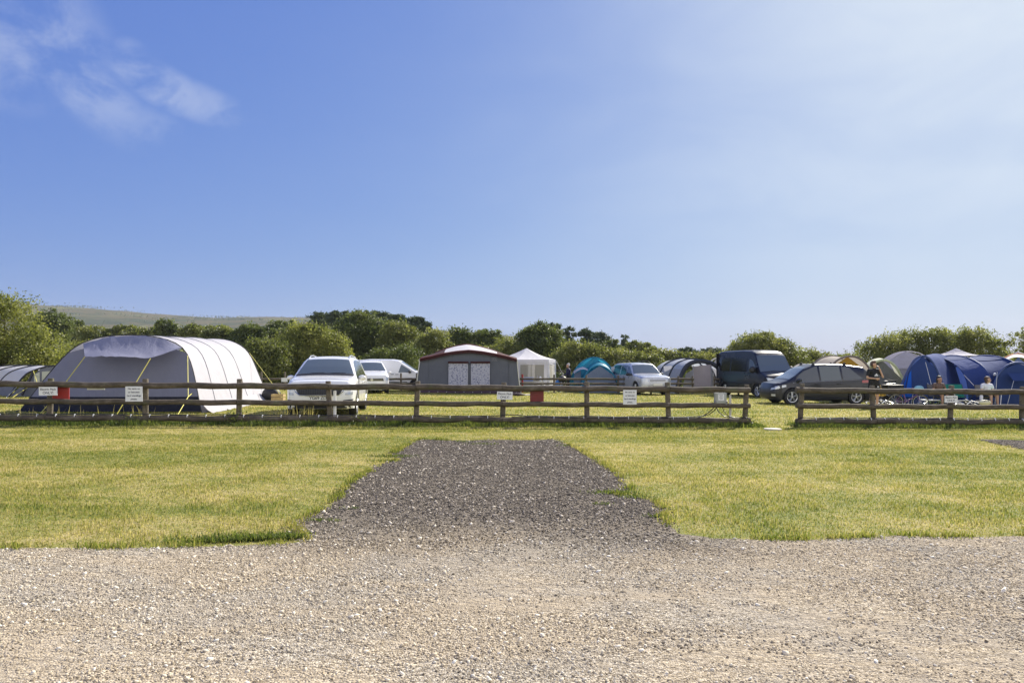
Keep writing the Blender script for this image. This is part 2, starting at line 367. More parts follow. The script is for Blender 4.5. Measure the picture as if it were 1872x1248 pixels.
ICO = None
def ico():
    bm = bmesh.new(); bmesh.ops.create_icosphere(bm, subdivisions=1, radius=1); v = np.array([x.co[:] for x in bm.verts]); f = np.array([[q.index for q in x.verts] for x in bm.faces]); bm.free(); return v, f
IV, IF = ico()
def stones(name, x, y, size, dz, seed):
    r_ = np.random.default_rng(seed); n = len(x); k = len(IV)
    V = np.repeat(IV[None], n, 0) * (1 + r_.uniform(-.28, .28, (n, k, 1)))
    V *= np.stack([r_.uniform(.7, 1.3, n), r_.uniform(.55, 1.0, n), r_.uniform(.35, .75, n)], 1)[:, None, :] * size[:, None, None]
    a = r_.uniform(0, 6.283, n); ca, sa = np.cos(a), np.sin(a); tl = r_.normal(0, .3, n)
    zx = V[..., 2] + V[..., 0] * tl[:, None]
    X = V[..., 0] * ca[:, None] - V[..., 1] * sa[:, None] + x[:, None]; Y = V[..., 0] * sa[:, None] + V[..., 1] * ca[:, None] + y[:, None]
    Z = zx + (Gn(x, y) + dz + size * .18)[:, None]
    Fc = (IF[None] + (np.arange(n) * k)[:, None, None]).reshape(-1, 3)
    tone = np.repeat(np.clip(r_.beta(2, 2, n) + (size > np.quantile(size, .97)) * .25, 0, 1), k)
    return stuff(np_mesh(name, np.stack([X, Y, Z], -1).reshape(-1, 3), Fc, M_STONE, tone=tone))
n = 240000; y = 2.6 + 4.6 * rng.random(n) ** 0.9; x = rng.uniform(-1, 1, n) * (y * .72 + .8)
m = inside(x, y, track_r); x, y = x[m], y[m]
pat = vnoise(x * .45, y, .42, 1) * .6 + vnoise(x, y, .16, 2) * .4; keep = rng.random(len(x)) < np.clip((pat - .28) * 2.6, .07, 1); x, y = x[keep], y[keep]
stones('gravel_stones', x, y, np.clip(rng.lognormal(math.log(.0038), .48, len(x)), .0018, .017), .004, 11)
nb = 26000; yb = 2.6 + 3.9 * rng.random(nb); xb = rng.uniform(-1, 1, nb) * (yb * .72 + .8); mb = inside(xb, yb, track_r) & (rng.random(nb) < np.clip((vnoise(xb * .38, yb, .33, 71) * .65 + vnoise(xb, yb, .12, 72) * .35 - .50) * 6, .03, 1))
stones('coarse_stones', xb[mb], yb[mb], np.clip(rng.lognormal(math.log(.0076), .35, mb.sum()), .004, .022), .004, 14)
n = 190000; x = rng.uniform(-3.6, 4.2, n); y = rng.uniform(5.0, 14.6, n); m = inside(x + rng.normal(0, .06, n), y + rng.normal(0, .06, n) + np.where(y < 6.6, .5 * rng.random(n), 0), stand_r); x, y = x[m], y[m]
keep = rng.random(len(x)) < np.clip(.35 + 1.1 * vnoise(x, y, .3, 5), 0, 1) ; x, y = x[keep], y[keep]
stones('dark_gravel_stones', x, y, np.clip(rng.lognormal(math.log(.0057), .45, len(x)), .003, .024), .008, 12)
n = 9000; x = rng.uniform(8.5, 14, n); y = rng.uniform(12, 15, n); m = inside(x, y, stand2_r); x, y = x[m], y[m]
stones('dark_gravel_stones', x, y, np.full(len(x), .012), .008, 13)

# grass blades
def blade_mat():
    m = bpy.data.materials.new('grass_blade'); m.use_nodes = True; t = NT(m.node_tree); t.N.remove(t.N['Principled BSDF']); out = t.N['Material Output']
    pos, f = grass_color(t); at = t.n('ShaderNodeAttribute', attribute_name='tone').outputs['Fac']
    f2 = t.math('ADD', t.math('MULTIPLY', f, .45), t.math('MULTIPLY', at, .55))
    c = t.ramp(f2, [(0.02, (.07, .10, .022)), (.25, (.165, .205, .042)), (.44, (.29, .285, .078)), (.65, (.44, .375, .145)), (.95, (.74, .63, .36))])
    d = t.n('ShaderNodeBsdfDiffuse'); t.L.new(c, d.inputs[0]); tr = t.n('ShaderNodeBsdfTranslucent'); t.L.new(t.mix(1, c, (1.15, 1.2, .8), 'MULTIPLY'), tr.inputs[0])
    mx = t.n('ShaderNodeMixShader'); mx.inputs[0].default_value = .4; t.L.new(d.outputs[0], mx.inputs[1]); t.L.new(tr.outputs[0], mx.inputs[2]); t.L.new(mx.outputs[0], out.inputs[0])
    return m
M_BLADE = blade_mat()
def blades(name, x, y, h, wd, seed, mat=None, lean=1.3, tone=None):
    r_ = np.random.default_rng(seed); n = len(x); a = r_.uniform(0, 6.283, n); b = r_.uniform(0, 6.283, n); ln = np.abs(r_.normal(0, lean, n)).clip(0, 1.5)
    gx, gy, gz = x, y, Gn(x, y); hx, hy = np.cos(b), np.sin(b)
    tx = gx + hx * h * np.sin(ln); ty = gy + hy * h * np.sin(ln); tz = gz + h * np.cos(ln) + .004
    mx_, my_, mz = gx + hx * h * .35 * np.sin(ln), gy + hy * h * .35 * np.sin(ln), gz + h * .6 * np.cos(ln * .7) + .003
    wx, wy = np.cos(a) * wd / 2, np.sin(a) * wd / 2
    V = np.stack([np.stack([gx - wx, gy - wy, gz - .004], -1), np.stack([gx + wx, gy + wy, gz - .004], -1), np.stack([mx_ + wx * .8, my_ + wy * .8, mz], -1), np.stack([tx, ty, tz], -1), np.stack([mx_ - wx * .8, my_ - wy * .8, mz], -1)], 1)
    base = np.arange(n) * 5
    Fc = np.stack([base, base + 1, base + 2, base + 4], -1); F2 = np.stack([base + 4, base + 2, base + 3, base + 3], -1)
    tn = np.repeat(r_.beta(1.0, 1.1, n) if tone is None else tone, 5)
    # quads for the lower half, triangle tips as separate face list
    me = bpy.data.meshes.new(name); V = V.reshape(-1, 3); T = np.stack([base + 4, base + 2, base + 3], -1)
    me.vertices.add(len(V)); me.vertices.foreach_set('co', V.astype(np.float32).ravel())
    li = np.concatenate([Fc.ravel(), T.ravel()]); me.loops.add(len(li)); me.loops.foreach_set('vertex_index', li.astype(np.int32))
    me.polygons.add(2 * n); me.polygons.foreach_set('loop_start', np.concatenate([np.arange(n) * 4, 4 * n + np.arange(n) * 3]).astype(np.int32))
    me.polygons.foreach_set('loop_total', np.concatenate([np.full(n, 4), np.full(n, 3)]).astype(np.int32))
    at = me.attributes.new('tone', 'FLOAT', 'POINT'); at.data.foreach_set('value', tn.astype(np.float32)); me.update(calc_edges=True); me.materials.append(mat or M_BLADE)
    o = bpy.data.objects.new(name, me); col.objects.link(o); return stuff(o)
gj = lambda x, y: (x + .16 * (vnoise(x, y, .13, 21) - .5) + rng.normal(0, .05, len(x)), y + .14 * (vnoise(x, y, .13, 22) - .5) + rng.normal(0, .03, len(x)))
def lawn(n, y0, y1, pw):
    y = y0 + (y1 - y0) * rng.random(n) ** pw; x = rng.uniform(-1, 1, n) * (y * .73 + 1.2)
    jx, jy = gj(x, y); m = ~(inside(jx, jy, track_r) | inside(jx, jy, stand_r) | inside(jx, jy, stand2_r)); return x[m], y[m]
x, y = lawn(420000, 5.2, 17.6, .95)
hh = .009 + .015 * rng.random(len(x)) + .015 * (vnoise(x, y, .6, 31) > .6); wd = .0035 + .00045 * y
blades('grass', x, y, hh, wd, 41)
y = 17.6 + 24 * rng.random(200000) ** 1.1; x = rng.uniform(-1, 1, len(y)) * (y * .73 + 1)
blades('grass', x, y, .03 + .02 * rng.random(len(x)), .009 + .0004 * y, 42)
# turf lip: longer, dry blades leaning over the gravel edge, darkened to carry its shadow
ex, ey = [], []
for (a, b) in list(zip(edge, edge[1:])) + list(zip(edgeR, edgeR[1:])) + list(zip(stand[:13], stand[1:14])) + list(zip(stand[17:-1], stand[18:])):
    L_ = math.dist(a, b); k_ = int(L_ * 420); u = rng.random(k_); ex.append(a[0] + (b[0] - a[0]) * u + rng.normal(0, .035, k_)); ey.append(a[1] + (b[1] - a[1]) * u + rng.normal(.02, .045, k_))
ex, ey = np.concatenate(ex), np.concatenate(ey); kk = vnoise(ex, ey, .22, 61) > .42; ex, ey = ex[kk], ey[kk]
blades('turf_edge', ex, ey, .02 + .05 * rng.random(len(ex)), .005 + .0006 * ey, 46, None, 1.0, tone=rng.beta(1.2, 2.2, len(ex)))
# rougher green fringe: along the fence line, at the mat of weeds where lawn meets gravel
def fy(x): return 17.36 + .087 * x
x = rng.uniform(-14, 15, 70000); gap = (x > 6.0) & (x < 6.75); dn_ = vnoise(x, x * 0, .5, 51)
y = fy(x) + rng.normal(-.12, .22, len(x)); keep = (rng.random(len(x)) < .25 + dn_) & ~gap; x, y = x[keep], y[keep]
M_FRINGE = leafmat('fringe_leaf', (.035, .055, .014), (.10, .14, .03), (.26, .27, .08), .4, .4)
blades('long_grass', x, y, .05 + .09 * rng.random(len(x)) * (.4 + vnoise(x, y * 0, .35, 52)), np.full(len(x), .014), 43, M_FRINGE, .7)
x = rng.normal(-2.02, .32, 5000); y = 6.05 + .10 * (x + 2) + rng.normal(0, .11, 5000); m = ~inside(x, y - .03, stand_r) & ~inside(x, y - .12, track_r)
blades('weed_patch', x[m], y[m], .02 + .04 * rng.random(m.sum()), np.full(m.sum(), .010), 44, M_FRINGE, .9)
wx, wy = [], []
for (px, py, sx_, n_) in [(718, 834, .16, 500), (1122, 901, .14, 420), (1165, 909, .12, 260), (700, 843, .12, 300), (885, 812, .14, 160), (850, 808, .08, 90), (1040, 815, .12, 200), (1102, 922, .05, 60), (640, 930, .05, 50), (1200, 945, .08, 160), (590, 952, .07, 120)]:
    q = hit(px, py); wx.append(rng.normal(q.x, sx_, n_)); wy.append(rng.normal(q.y, sx_ * .45, n_))
wx, wy = np.concatenate(wx), np.concatenate(wy); blades('grass_tufts', wx, wy, .015 + .025 * rng.random(len(wx)), np.full(len(wx), .009), 47, M_FRINGE, 1.0)
# seed stalks in front of the white car and left tent
sx = np.concatenate([rng.uniform(-5.6, -4.5, 60), rng.uniform(-11.5, -8.0, 40)]); sy = fy(sx) + rng.normal(.25, .1, len(sx))
blades('seed_stalks', sx, sy, .2 + .3 * rng.random(len(sx)), np.full(len(sx), .012), 45, None, .35, tone=np.full(len(sx), .9))

# ---- low rise on the left with rough pasture, and the far downs
def hill_mat(name, cols, sc_, stretch):
    m = bpy.data.materials.new(name); m.use_nodes = True; t = NT(m.node_tree); b = t.N['Principled BSDF']
    pos = t.n('ShaderNodeNewGeometry').outputs['Position']
    f = t.math('ADD', t.math('MULTIPLY', t.noise(t.scale(pos, stretch), sc_, 6, .65, .6), .65), t.math('MULTIPLY', t.noise(pos, sc_ * 6, 4, .7), .35))
    t.L.new(t.ramp(f, cols), b.inputs['Base Color']); b.inputs['Roughness'].default_value = 1; b.inputs['Specular IOR Level'].default_value = .1
    return m
M_DOWN = hill_mat('downland', [(.38, (.014, .024, .006)), (.46, (.040, .052, .012)), (.505, (.095, .068, .030)), (.56, (.062, .072, .018)), (.66, (.19, .17, .055))], .006, (1, .6, 9))
M_PAST = hill_mat('rough_pasture', [(.36, (.06, .08, .025)), (.46, (.13, .15, .045)), (.53, (.30, .27, .11)), (.66, (.42, .36, .17))], .05, (1, 2, 2))
def interp(pts, x):
    if x <= pts[0][0]: return pts[0][1]
    for (a, b), (c, d) in zip(pts, pts[1:]):
        if x <= c: return b + (d - b) * (x - a) / (c - a)
    return pts[-1][1]
prof = [(-3000, 620), (-1600, 600), (-800, 560), (-300, 548), (0, 556), (60, 560), (150, 566), (240, 573), (330, 580), (400, 584), (440, 583), (500, 582), (560, 583), (650, 590), (760, 600), (815, 606), (880, 610), (940, 617), (1040, 628), (1150, 640), (1260, 650), (1500, 657), (2400, 662)]
rows = []
for k in range(15):
    v = k / 14; d = 700 + 900 * v; row = []
    for px in range(-3000, 2401, 20):
        top = (HY - interp(prof, px)) * 1600 / F + 1.5 + 1.2 * noise.noise(Vector((px * .02, 3, 0)))
        z = -2 + (top + 2) * (math.sin(v * math.pi / 2) ** 1.7) + 2.0 * noise.noise(Vector((px * .012, v * 4, 7))) * math.sin(v * math.pi)
        row.append(((px - CX) / F * (d if k else 700), d, z))
    rows.append(row)
rows.append([(p[0] * 1.2, 2100, -5) for p in rows[-1]])
struct(MB().grid(rows).build('downland_hill', M_DOWN))
HILL = rows
prof2 = [(-1500, 585), (-300, 598), (0, 606), (80, 611), (160, 614), (300, 618), (480, 622), (640, 630), (800, 642), (950, 652), (1100, 662), (1400, 700), (1600,720)]
rows = []
for k in range(13):
    v = k / 12; d = 64 + 200 * v; row = []
    for px in range(-1500, 1601, 25):
        zt = 1.5 + (HY - interp(prof2, px)) * 264 / F; x = (px - CX) / F * 264
        z0 = G((px - CX) / F * 64, 64) - .02; s = v * v * (3 - 2 * v)
        row.append(((px - CX) / F * d, d, z0 + (zt - z0) * s))
    rows.append(row)
rows.append([(p[0], 420, -4) for p in rows[-1]])
struct(MB().grid(rows).build('pasture_rise', M_PAST))
# ================================================================= VEGETATION
LEAF = {
 'willow': leafmat('willow_leaf', (0.072, 0.092, 0.024), (0.208, 0.224, 0.064), (0.384, 0.376, 0.128), .42, .35),
 'oak': leafmat('oak_leaf', (0.040, 0.056, 0.021), (0.104, 0.132, 0.040), (0.208, 0.232, 0.080), .34, .4),
 'scrub': leafmat('scrub_leaf', (0.056, 0.072, 0.026), (0.152, 0.172, 0.052), (0.288, 0.288, 0.104), .38, .4),
 'pine': leafmat('pine_needle', (0.032, 0.048, 0.029), (0.068, 0.096, 0.048), (0.128, 0.156, 0.072), .2, .4),
 'hedge': leafmat('hedge_leaf', (0.064, 0.080, 0.028), (0.176, 0.192, 0.060), (0.336, 0.328, 0.128), .42, .4)}
M_BARK = pbr('bark', (.11, .085, .06), .9, var=.4, vscale=3, bump=.6, bscale=12)
def crown(name, lobes, n, leaf, kind, parent, seed, shoots=0.0, clump=.42, hollow=.55, skirt=.4):
    """lobes: (x,y,z,rx,ry,rz) in world. Leaves gather in clumps over and inside the lobes."""
    r_ = np.random.default_rng(seed); L = np.array(lobes, float); wgt = (L[:, 3] * L[:, 5]) ** 1.0; wgt /= wgt.sum()
    nc = max(30, n // 45); li = r_.choice(len(L), nc, p=wgt); d = r_.normal(size=(nc, 3)); d /= np.linalg.norm(d, axis=1)[:, None]
    d[:, 2] = np.where(d[:, 2] < -.35, -d[:, 2], d[:, 2])
    rad = (hollow + (1 - hollow) * r_.random(nc) ** .45) * (1 + .15 * r_.normal(size=nc))
    C = L[li, :3] + d * L[li, 3:] * rad[:, None]
    if kind != 'pine':      # growth that hangs on down to the ground
        low = r_.random(nc) < skirt; gz_ = Gn(C[:, 0], C[:, 1]); top_ = L[li, 2]; q = gz_ + (top_ - gz_) * r_.random(nc)
        C[low, 2] = q[low]; C[low, :2] = (L[li, :2] + (C[:, :2] - L[li, :2]) * np.array([.9, 1.05]))[low]
    csz = clump * (.6 + .8 * r_.random(nc)) * np.cbrt(L[li, 3] * L[li, 4] * L[li, 5]) ** .8 * .42
    ci = r_.integers(0, nc, n); off = r_.normal(size=(n, 3)) * csz[ci][:, None] * np.array([1, 1, .72]); pos = C[ci] + off
    if shoots > 0:
        k = r_.random(n) < shoots; up = r_.random(n) ** 1.6 * 1.5 * csz[ci]; pos[k, 2] += up[k]; pos[k, 0] = C[ci][k, 0] + off[k, 0] * .25
    gz = Gn(pos[:, 0], pos[:, 1]); pos[:, 2] = np.maximum(pos[:, 2], gz + .05)
    a = r_.normal(size=(n, 3)); a /= np.linalg.norm(a, axis=1)[:, None]
    nr = d[ci] * .6 + r_.normal(size=(n, 3)) * .8 + np.array([0, 0, .35]); b = np.cross(nr, a); b /= np.linalg.norm(b, axis=1)[:, None] + 1e-9
    s = leaf * (.6 + .9 * r_.random(n)); u = a * s[:, None] * .5; v = b * s[:, None] * .3
    V = np.stack([pos - u, pos - v * 1.0 + u * .1, pos + u, pos + v * 1.0 + u * .1], 1).reshape(-1, 3) - np.array(parent.location)
    Fc = (np.arange(n * 4)).reshape(-1, 4); ctone = r_.random(nc)
    tone = np.repeat(np.clip(.5 * ctone[ci] + .5 * r_.random(n), 0, 1), 4)
    return np_mesh(name, V, Fc, LEAF[kind], parent, tone=tone)
def limbs(parent, base, tips, r0, seed, name='trunk'):
    rr = random.Random(seed); m = MB(); base = Vector(base)
    fork = base + (sum((Vector(q) for q in tips), Vector()) / len(tips) - base) * .38 + Vector((0, 0, .1)); fork.x = base.x * .6 + fork.x * .4; fork.y = base.y * .6 + fork.y * .4
    mid = base.lerp(fork, .5) + Vector((rr.uniform(-.1, .1), 0, 0)) * r0 * 4
    m.tube([base - Vector((0, 0, .2)), base + Vector((0, 0, .15)), mid, fork], [r0 * 1.5, r0 * 1.1, r0 * .85, r0 * .7], 9)
    for q in tips:
        q = Vector(q); k = fork.lerp(q, .5) + Vector((rr.uniform(-.2, .2), rr.uniform(-.2, .2), .12 * (q - fork).length))
        m.tube([fork, k, q], [r0 * .55, r0 * .32, r0 * .1], 6)
        for _ in range(3):
            e = k.lerp(q, rr.random()) ; e2 = e + Vector((rr.uniform(-1, 1), rr.uniform(-1, 1), rr.uniform(.2, 1))) * (q - fork).length * .3
            m.tube([e, e2], [r0 * .16, r0 * .05], 4)
    return m.build(name, M_BARK, parent, world=True)
def plant(name, label, cat, d, lob, kind, n, leaf=None, seed=1, depth=.8, group=None, shoots=0.0, clump=.42, hollow=.5, r0=None, base=None):
    """lob: (px, py, rx, ry) crown masses as they stand d metres away, built in the round"""
    cxp = sum(q[0] * q[2] for q in lob) / sum(q[2] for q in lob); k = d / F
    bx = (cxp - CX) * k if base is None else (base - CX) * k
    o = thing(name, label, cat, (bx, d, G(bx, d)), 0, group); rr = random.Random(seed); L = []
    for (px, py, rx, ry) in lob:
        p = P(px, py, d + rr.uniform(-.25, .25) * rx * k); L.append((p.x, p.y, p.z, rx * k, rx * k * depth, ry * k))
    if leaf is None: leaf = max(.11, d * .0036)
    n = int(n * 1.7); leaf *= .72
    crown('crown', L, n, leaf, kind, o, seed, shoots, clump, hollow)
    tips = [(l[0], l[1], l[2] + l[5] * .3) for l in L[:7]]
    limbs(o, o.location, tips, r0 or max(.1, min(.4, sum(l[5] for l in L) / len(L) * .12)), seed)
    return o
# --- left
plant('willow_bush', 'tall pale green willow bush at the far left behind the small awning', 'bush', 37,
      [(10, 600, 62, 52), (-60, 590, 80, 60), (55, 640, 52, 45), (95, 668, 45, 32), (20, 670, 80, 40), (-40, 660, 90, 50), (-10, 565, 34, 26)], 'willow', 26000, .15, 101, shoots=.35)
plant('bush', 'yellow green bush between the far left willow and the big grey tent', 'bush', 46,
      [(135, 660, 42, 28), (175, 662, 42, 30), (215, 668, 40, 28), (120, 682, 60, 26), (155, 636, 22, 12)], 'willow', 12000, .16, 102, shoots=.25)
plant('tree', 'rounded dark green tree standing in front of the far hillside on the left', 'tree', 92,
      [(92, 590, 32, 20), (72, 596, 18, 14), (110, 600, 22, 16), (92, 612, 36, 14)], 'oak', 8000, .36, 103)
plant('tree', 'small dark tree directly right of the rounded tree below the hillside', 'tree', 96,
      [(138, 603, 18, 14), (126, 610, 14, 10), (150, 612, 16, 10)], 'oak', 4500, .36, 104)
plant('hedgerow', 'long low field hedge below the hillside behind the grey tent', 'hedge', 88,
      [(150 + 26 * i, 611 + (i % 3) * 1.5 - (i % 2) * 3, 22, 13) for i in range(7)] + [(170 + 40 * i, 620, 30, 9) for i in range(5)], 'scrub', 10000, .34, 105)
plant('tree', 'lone leafy tree rising from the field hedge above the big grey tent', 'tree', 86,
      [(303, 598, 16, 12), (296, 606, 14, 10), (314, 607, 16, 12), (306, 616, 24, 10)], 'oak', 5000, .32, 106)
plant('tree', 'grey green tree right of the lone tree above the grey tent roof', 'tree', 84,
      [(350, 607, 20, 12), (338, 613, 16, 10), (365, 610, 18, 12), (355, 620, 30, 12)], 'scrub', 6000, .32, 107)
plant('tree', 'mid green spreading tree above the rear of the grey tent', 'tree', 78,
      [(400, 612, 26, 15), (384, 618, 18, 12), (425, 616, 22, 14), (405, 628, 36, 14)], 'scrub', 7500, .3, 108)
plant('tree', 'dark rounded tree left of the large willow, below the skyline', 'tree', 74,
      [(452, 608, 22, 15), (440, 618, 22, 14), (468, 618, 20, 15), (452, 632, 36, 16)], 'oak', 7500, .28, 109)
plant('tree', 'dark tree behind the top of the large yellow green willow', 'tree', 80,
      [(510, 600, 22, 12), (490, 606, 16, 11), (532, 602, 22, 12), (512, 614, 40, 14)], 'oak', 7000, .3, 110)
plant('bush', 'olive bush close behind the rear end of the big grey tent', 'bush', 47,
      [(478, 640, 28, 20), (500, 655, 32, 26), (462, 660, 28, 22), (490, 680, 40, 22)], 'scrub', 11000, .17, 111, shoots=.2)
plant('willow_tree', 'large yellow green willow behind the white car with the number plate', 'tree', 50,
      [(560, 618, 42, 24), (530, 634, 36, 28), (598, 634, 36, 28), (560, 655, 60, 34), (520, 668, 40, 30), (615, 660, 34, 32), (568, 604, 20, 12), (545, 685, 60, 24)], 'willow', 30000, .17, 112, shoots=.35)
plant('pine_tree', 'sparse dark pine at the left end of the tall wooded skyline', 'pine', 118,
      [(588, 577, 16, 5), (572, 581, 12, 4), (604, 582, 13, 5), (590, 588, 22, 6), (585, 596, 16, 6)], 'pine', 3800, .34, 113, hollow=.2, depth=1)
plant('pine_tree', 'dark round headed pine beside the sparse pine on the wooded skyline', 'pine', 112,
      [(613, 577, 10, 7), (606, 584, 12, 8), (618, 588, 13, 8), (610, 597, 18, 9)], 'pine', 4200, .34, 114, depth=1)
plant('oak_tree', 'broad dark green oak, the largest crown of the wood behind the white cars', 'tree', 68,
      [(655, 592, 34, 20), (632, 612, 30, 26), (680, 606, 32, 24), (655, 622, 46, 32), (640, 645, 40, 30), (690, 636, 34, 28), (660, 580, 22, 10)], 'oak', 24000, .24, 115)
plant('fir_tree', 'thin dark conifer tip poking above the broad oak on its left', 'pine', 100,
      [(632, 573, 5, 5), (632, 581, 8, 6), (632, 590, 11, 8)], 'pine', 2200, .3, 116, depth=1)
plant('fir_tree', 'pointed dark conifer tip above the right shoulder of the broad oak', 'pine', 100,
      [(669, 571, 4, 4), (669, 578, 8, 6), (670, 586, 12, 8)], 'pine', 2000, .3, 117, depth=1)
plant('pine_tree', 'flat topped dark pine on the skyline right of the conifer tip', 'pine', 104,
      [(690, 576, 12, 6), (706, 580, 14, 7), (698, 588, 20, 9), (712, 592, 14, 8)], 'pine', 4200, .32, 118, depth=1)
plant('pine_tree', 'dark pine with a notched top in the middle of the skyline', 'pine', 104,
      [(728, 583, 13, 7), (740, 590, 12, 8), (722, 594, 16, 9)], 'pine', 3600, .32, 119, depth=1)
plant('pine_tree', 'tall dark pine at the right end of the wooded skyline', 'pine', 96,
      [(768, 584, 6, 6), (757, 588, 12, 8), (772, 596, 14, 9), (760, 604, 20, 12), (780, 606, 12, 8)], 'pine', 5200, .3, 120, depth=1)
plant('tree', 'mid green tree in the wood right of the broad oak', 'tree', 66,
      [(725, 606, 28, 18), (745, 620, 28, 20), (712, 624, 26, 20), (735, 640, 40, 24)], 'scrub', 13000, .22, 121)
plant('bush', 'dark leafy bush right behind the white van roof', 'bush', 54,
      [(700, 662, 30, 22), (740, 656, 32, 26), (680, 676, 30, 20), (725, 684, 44, 20)], 'oak', 13000, .17, 122)
plant('tree', 'light green tree between the tall pine and the maroon trimmed tent', 'tree', 60,
      [(795, 622, 24, 18), (780, 640, 26, 24), (808, 642, 22, 20), (790, 662, 36, 26)], 'hedge', 13000, .2, 123, shoots=.2)
plant('tree', 'round headed tree behind the left half of the maroon trimmed tent', 'tree', 78,
      [(838, 616, 26, 15), (828, 626, 22, 15), (852, 626, 22, 14), (840, 640, 36, 16)], 'oak', 8500, .28, 124)
plant('tree', 'round headed tree behind the right half of the maroon trimmed tent', 'tree', 78,
      [(888, 616, 22, 13), (876, 626, 20, 14), (906, 622, 18, 14), (892, 640, 36, 18)], 'oak', 8500, .28, 125)
plant('bush', 'olive green bush between the maroon trimmed tent and the white gazebo roof', 'bush', 62,
      [(925, 632, 20, 14), (940, 645, 24, 18), (905, 648, 30, 16), (870, 650, 30, 14)], 'scrub', 7500, .2, 126)
plant('oak_tree', 'big dark green tree directly behind the white gazebo', 'tree', 64,
      [(985, 610, 26, 18), (965, 622, 24, 20), (1008, 622, 24, 20), (985, 640, 42, 28), (960, 655, 34, 24), (1010, 655, 34, 26)], 'oak', 22000, .22, 127)
plant('pine_tree', 'dark pine leaning out from behind the big tree by the gazebo', 'pine', 104,
      [(1012, 600, 12, 8), (1020, 610, 9, 9), (1008, 612, 14, 12)], 'pine', 3200, .3, 128, depth=1)
plant('pine_tree', 'slender layered pine with a gap to its left, above the teal tent', 'pine', 100,
      [(1041, 603, 9, 4.5), (1036, 610, 8, 4), (1046, 613, 9, 4.5), (1041, 621, 10, 6), (1040, 630, 12, 7)], 'pine', 2800, .28, 129, depth=1, hollow=.2)
plant('pine_tree', 'umbrella shaped pine in the middle of the three open grown pines', 'pine', 100,
      [(1071, 608, 11, 5), (1062, 613, 8, 4), (1080, 614, 10, 5), (1072, 624, 10, 8)], 'pine', 3200, .28, 130, depth=1, hollow=.2)
plant('pine_tree', 'broad dark pine joined to the right of the umbrella shaped pine', 'pine', 98,
      [(1094, 616, 14, 7), (1106, 624, 12, 8), (1092, 630, 18, 9)], 'pine', 4200, .28, 131, depth=1)
plant('tree', 'dusky green trees edge stepping down the skyline above the silver car', 'tree', 94,
      [(1124, 627, 12, 7), (1118, 634, 16, 9), (1104, 640, 26, 9), (1080, 640, 24, 10)], 'oak', 5500, .3, 132)
plant('pine_tree', 'tiny isolated pine on the skyline above the silver car', 'pine', 110,
      [(1142, 617, 8, 3.5), (1140, 624, 6, 3), (1144, 630, 8, 4), (1142, 636, 12, 6)], 'pine', 1600, .3, 133, depth=1, hollow=.2)
plant('tree', 'low dusky tree at the foot of the tiny isolated pine', 'tree', 92,
      [(1160, 632, 18, 7), (1178, 636, 16, 7), (1165, 643, 30, 9), (1140, 644, 20, 8)], 'scrub', 6000, .3, 134)
plant('hedgerow', 'high yellow green hedge running behind the teal tent and silver car', 'hedge', 56,
      [(1050, 648, 28, 22), (1028, 668, 26, 26), (1085, 656, 30, 22), (1120, 660, 30, 20), (1155, 660, 28, 18), (1070, 680, 50, 24), (1130, 682, 50, 20), (1190, 664, 26, 17), (1180, 684, 40, 16)], 'hedge', 26000, .19, 135, shoots=.2)
plant('hedgerow', 'lower hedge running on behind the grey awning towards the blue van', 'hedge', 66,
      [(1195, 652, 22, 15), (1225, 655, 22, 14), (1255, 657, 24, 13), (1290, 656, 24, 12), (1325, 658, 26, 12), (1220, 670, 40, 14), (1280, 672, 44, 14)], 'hedge', 15000, .22, 136)
plant('tree', 'small pointed tree on the distant skyline left of the blue van', 'tree', 120,
      [(1254, 643, 13, 7), (1262, 648, 16, 7)], 'pine', 2200, .32, 137)
plant('tree', 'wide dark tree on the distant skyline just left of the blue van', 'tree', 118,
      [(1300, 642, 16, 7), (1285, 647, 14, 6), (1318, 647, 16, 8), (1302, 654, 30, 8)], 'pine', 4000, .32, 138)
plant('bush', 'big leafy bush with a ragged top behind the blue van', 'bush', 50,
      [(1385, 632, 38, 20), (1352, 645, 26, 18), (1420, 645, 34, 22), (1385, 660, 60, 26), (1440, 668, 40, 24), (1400, 614, 16, 6)], 'hedge', 24000, .16, 139, shoots=.25)
plant('hedgerow', 'clipped level hedge dipping low between the blue van and the beige tunnel tent', 'hedge', 52,
      [(1455, 654, 26, 17), (1485, 660, 28, 16), (1515, 664, 28, 15), (1548, 664, 28, 15), (1480, 680, 44, 18), (1540, 682, 50, 18)], 'hedge', 17000, .16, 140, shoots=.15)
plant('hedgerow', 'tall dense olive hedge behind the blue tent', 'hedge', 54,
      [(1592, 645, 30, 24), (1628, 636, 34, 24), (1665, 632, 36, 27), (1705, 626, 34, 24), (1745, 628, 36, 24), (1785, 630, 32, 26), (1812, 640, 24, 24), (1610, 668, 50, 26), (1680, 665, 60, 30), (1760, 665, 60, 30), (1830, 664, 34, 22)], 'hedge', 42000, .17, 141, shoots=.15)
plant('tree', 'thin airy tree at the far right edge with sky showing through', 'tree', 48,
      [(1868, 618, 26, 12), (1845, 636, 14, 12), (1885, 636, 20, 16), (1860, 656, 30, 14), (1905, 612, 30, 20), (1920, 650, 40, 30)], 'hedge', 8000, .14, 142, shoots=.3, hollow=.7, clump=.34)
# low shade growth closing the foot of the hedges
plant('bramble_bank', 'dark bramble growth low along the hedge foot between the tent and the white cars', 'bush', 52,
      [(470 + 34 * i, 694, 30, 16) for i in range(10)], 'oak', 14000, .17, 143)
plant('bramble_bank', 'dark growth low along the hedge foot behind the gazebo and silver car', 'bush', 53,
      [(925 + 34 * i, 696, 30, 17) for i in range(12)], 'oak', 15000, .17, 144)
